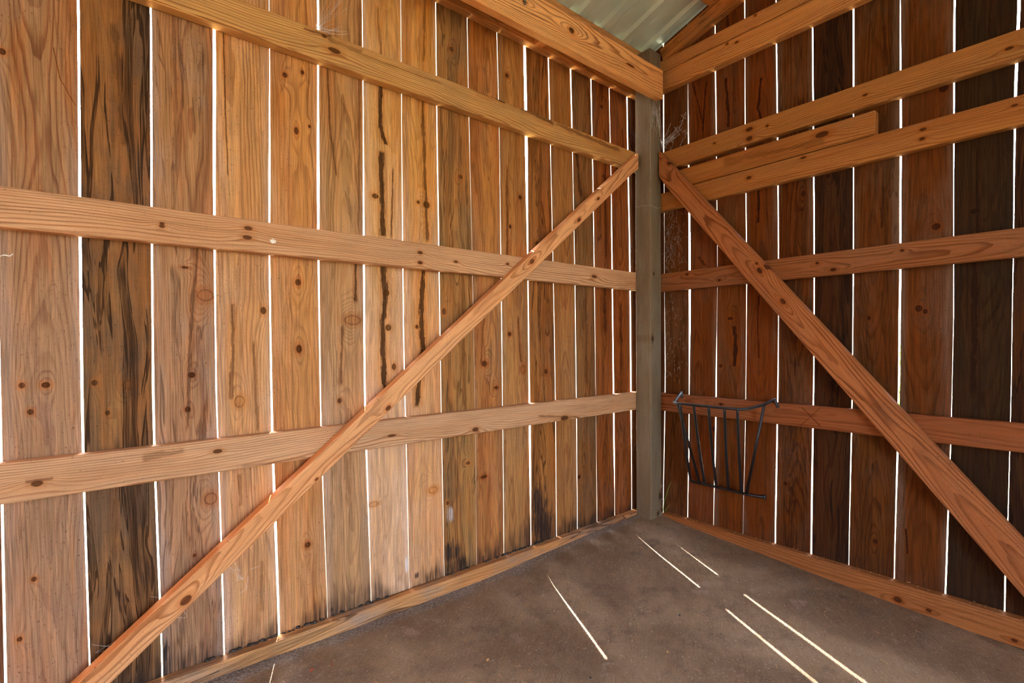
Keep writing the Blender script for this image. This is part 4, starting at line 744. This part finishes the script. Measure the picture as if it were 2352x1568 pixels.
# twine knot on the header
mw_ = bpy.data.materials.new('twine'); mw_.use_nodes = True; N = NT(mw_.node_tree); bs = mw_.node_tree.nodes['Principled BSDF']
tc = N.node('ShaderNodeTexCoord'); N.l.new(N.mix(N.noise(tc.outputs['Object'], 300.), lin(96, 92, 70), lin(146, 140, 112)), bs.inputs['Base Color'])
bm = bmesh.new(); hp = [Vector((-.970, -.170, 2.20 - .004 * k)) for k in range(12)]
tube(bm, [Vector((-.969, -.165, 2.2)), Vector((-.970, -.1695, 2.192)), Vector((-.970, -.1695, 2.155))], .0012, 5)
co_ = [Vector((-.970 + .005 * math.cos(t * 1.1), -.1715 + .0035 * math.sin(t * 1.1), 2.150 - .0011 * t)) for t in range(0, 22)]
tube(bm, co_, .0013, 5)
o = bm_obj('twine_knot', bm, mw_); tag(o, 'small coil of grey twine hanging on the header beam at the top edge', 'twine')
# white dropping and a pale wood shaving
mwp = bpy.data.materials.new('chalky_white'); mwp.use_nodes = True; N = NT(mwp.node_tree); bs = mwp.node_tree.nodes['Principled BSDF']
tc = N.node('ShaderNodeTexCoord'); N.l.new(N.mix(N.noise(tc.outputs['Object'], 200.), lin(224, 216, 204), lin(250, 246, 240)), bs.inputs['Base Color'])
bm = bmesh.new()
for dx, dz, r_ in ((0, 0, .0065), (-.004, .003, .004), (.005, .001, .004), (.002, .006, .0025), (-.001, .009, .0015), (.007, .005, .0015)):
    bmesh.ops.create_icosphere(bm, subdivisions=2, radius=r_, matrix=Matrix.Translation((-1.818 + dx, -.0385, 1.170 + dz)) @ Matrix.Diagonal((1, .22, .8, 1)))
o = bm_obj('bird_dropping', bm, mwp); tag(o, 'white bird dropping on the middle rail of the left wall', 'dropping')
bm = bmesh.new(); tube(bm, catmull([(-2.372, -.002, 1.075), (-2.364, -.005, 1.079), (-2.355, -.004, 1.078), (-2.350, -.002, 1.084)], 4), [.0008] * 4 + [.0016] * 5 + [.001] * 4, 5)
o = bm_obj('wood_shaving', bm, mwp); tag(o, 'pale curled shaving stuck to the leftmost board under the middle rail', 'wood shaving')

# ------------------------------------------------------------------ a leafy bush outside beyond the right wall
mlv = bpy.data.materials.new('bush_leaf'); mlv.use_nodes = True; N = NT(mlv.node_tree); bs = mlv.node_tree.nodes['Principled BSDF']
tc = N.node('ShaderNodeTexCoord'); N.l.new(N.mix(N.noise(tc.outputs['Object'], 3.), lin(90, 130, 50), lin(150, 186, 90)), bs.inputs['Base Color'])
mbk = wood('bush_bark', (110, 90, 70), 300, streak=.4)
for (bx, by, br, lb) in ((5.2, .12, .52, 'round leafy bush outside beyond the right board wall'), (-3.9, 5.0, .7, 'leafy bush outside behind the left board wall')):
    bu = tag(empty('bush', (bx, by, -.17)), lb, 'bush', 'bushes outside the shed')
    bm = bmesh.new()
    for k in range(7):
        a = 2 * math.pi * k / 7; tube(bm, [(0, 0, 0), (math.cos(a) * br * .3, math.sin(a) * br * .3, br * .6), (math.cos(a) * br * .55, math.sin(a) * br * .55, br * 1.25)], [.03, .018, .008], 6)
    bm_obj('stems', bm, mbk, bu)
    bm = bmesh.new()
    for k in range(2200):
        d = Vector((rn.gauss(0, 1), rn.gauss(0, 1), rn.gauss(0, 1))).normalized() * (br * rn.uniform(.55, 1.0)); p = Vector((d.x, d.y, br * 1.02 + d.z * .95))
        n_ = Vector((J(1), J(1), J(1))).normalized(); a_ = n_.orthogonal().normalized() * .05; b_ = n_.cross(a_).normalized() * .025
        bm.faces.new([bm.verts.new(p + q) for q in (a_, b_, -a_, -b_)])
    me = bpy.data.meshes.new('foliage'); bm.to_mesh(me); bm.free(); fo = link('foliage', me, mlv, bu); fo['kind'] = 'stuff'
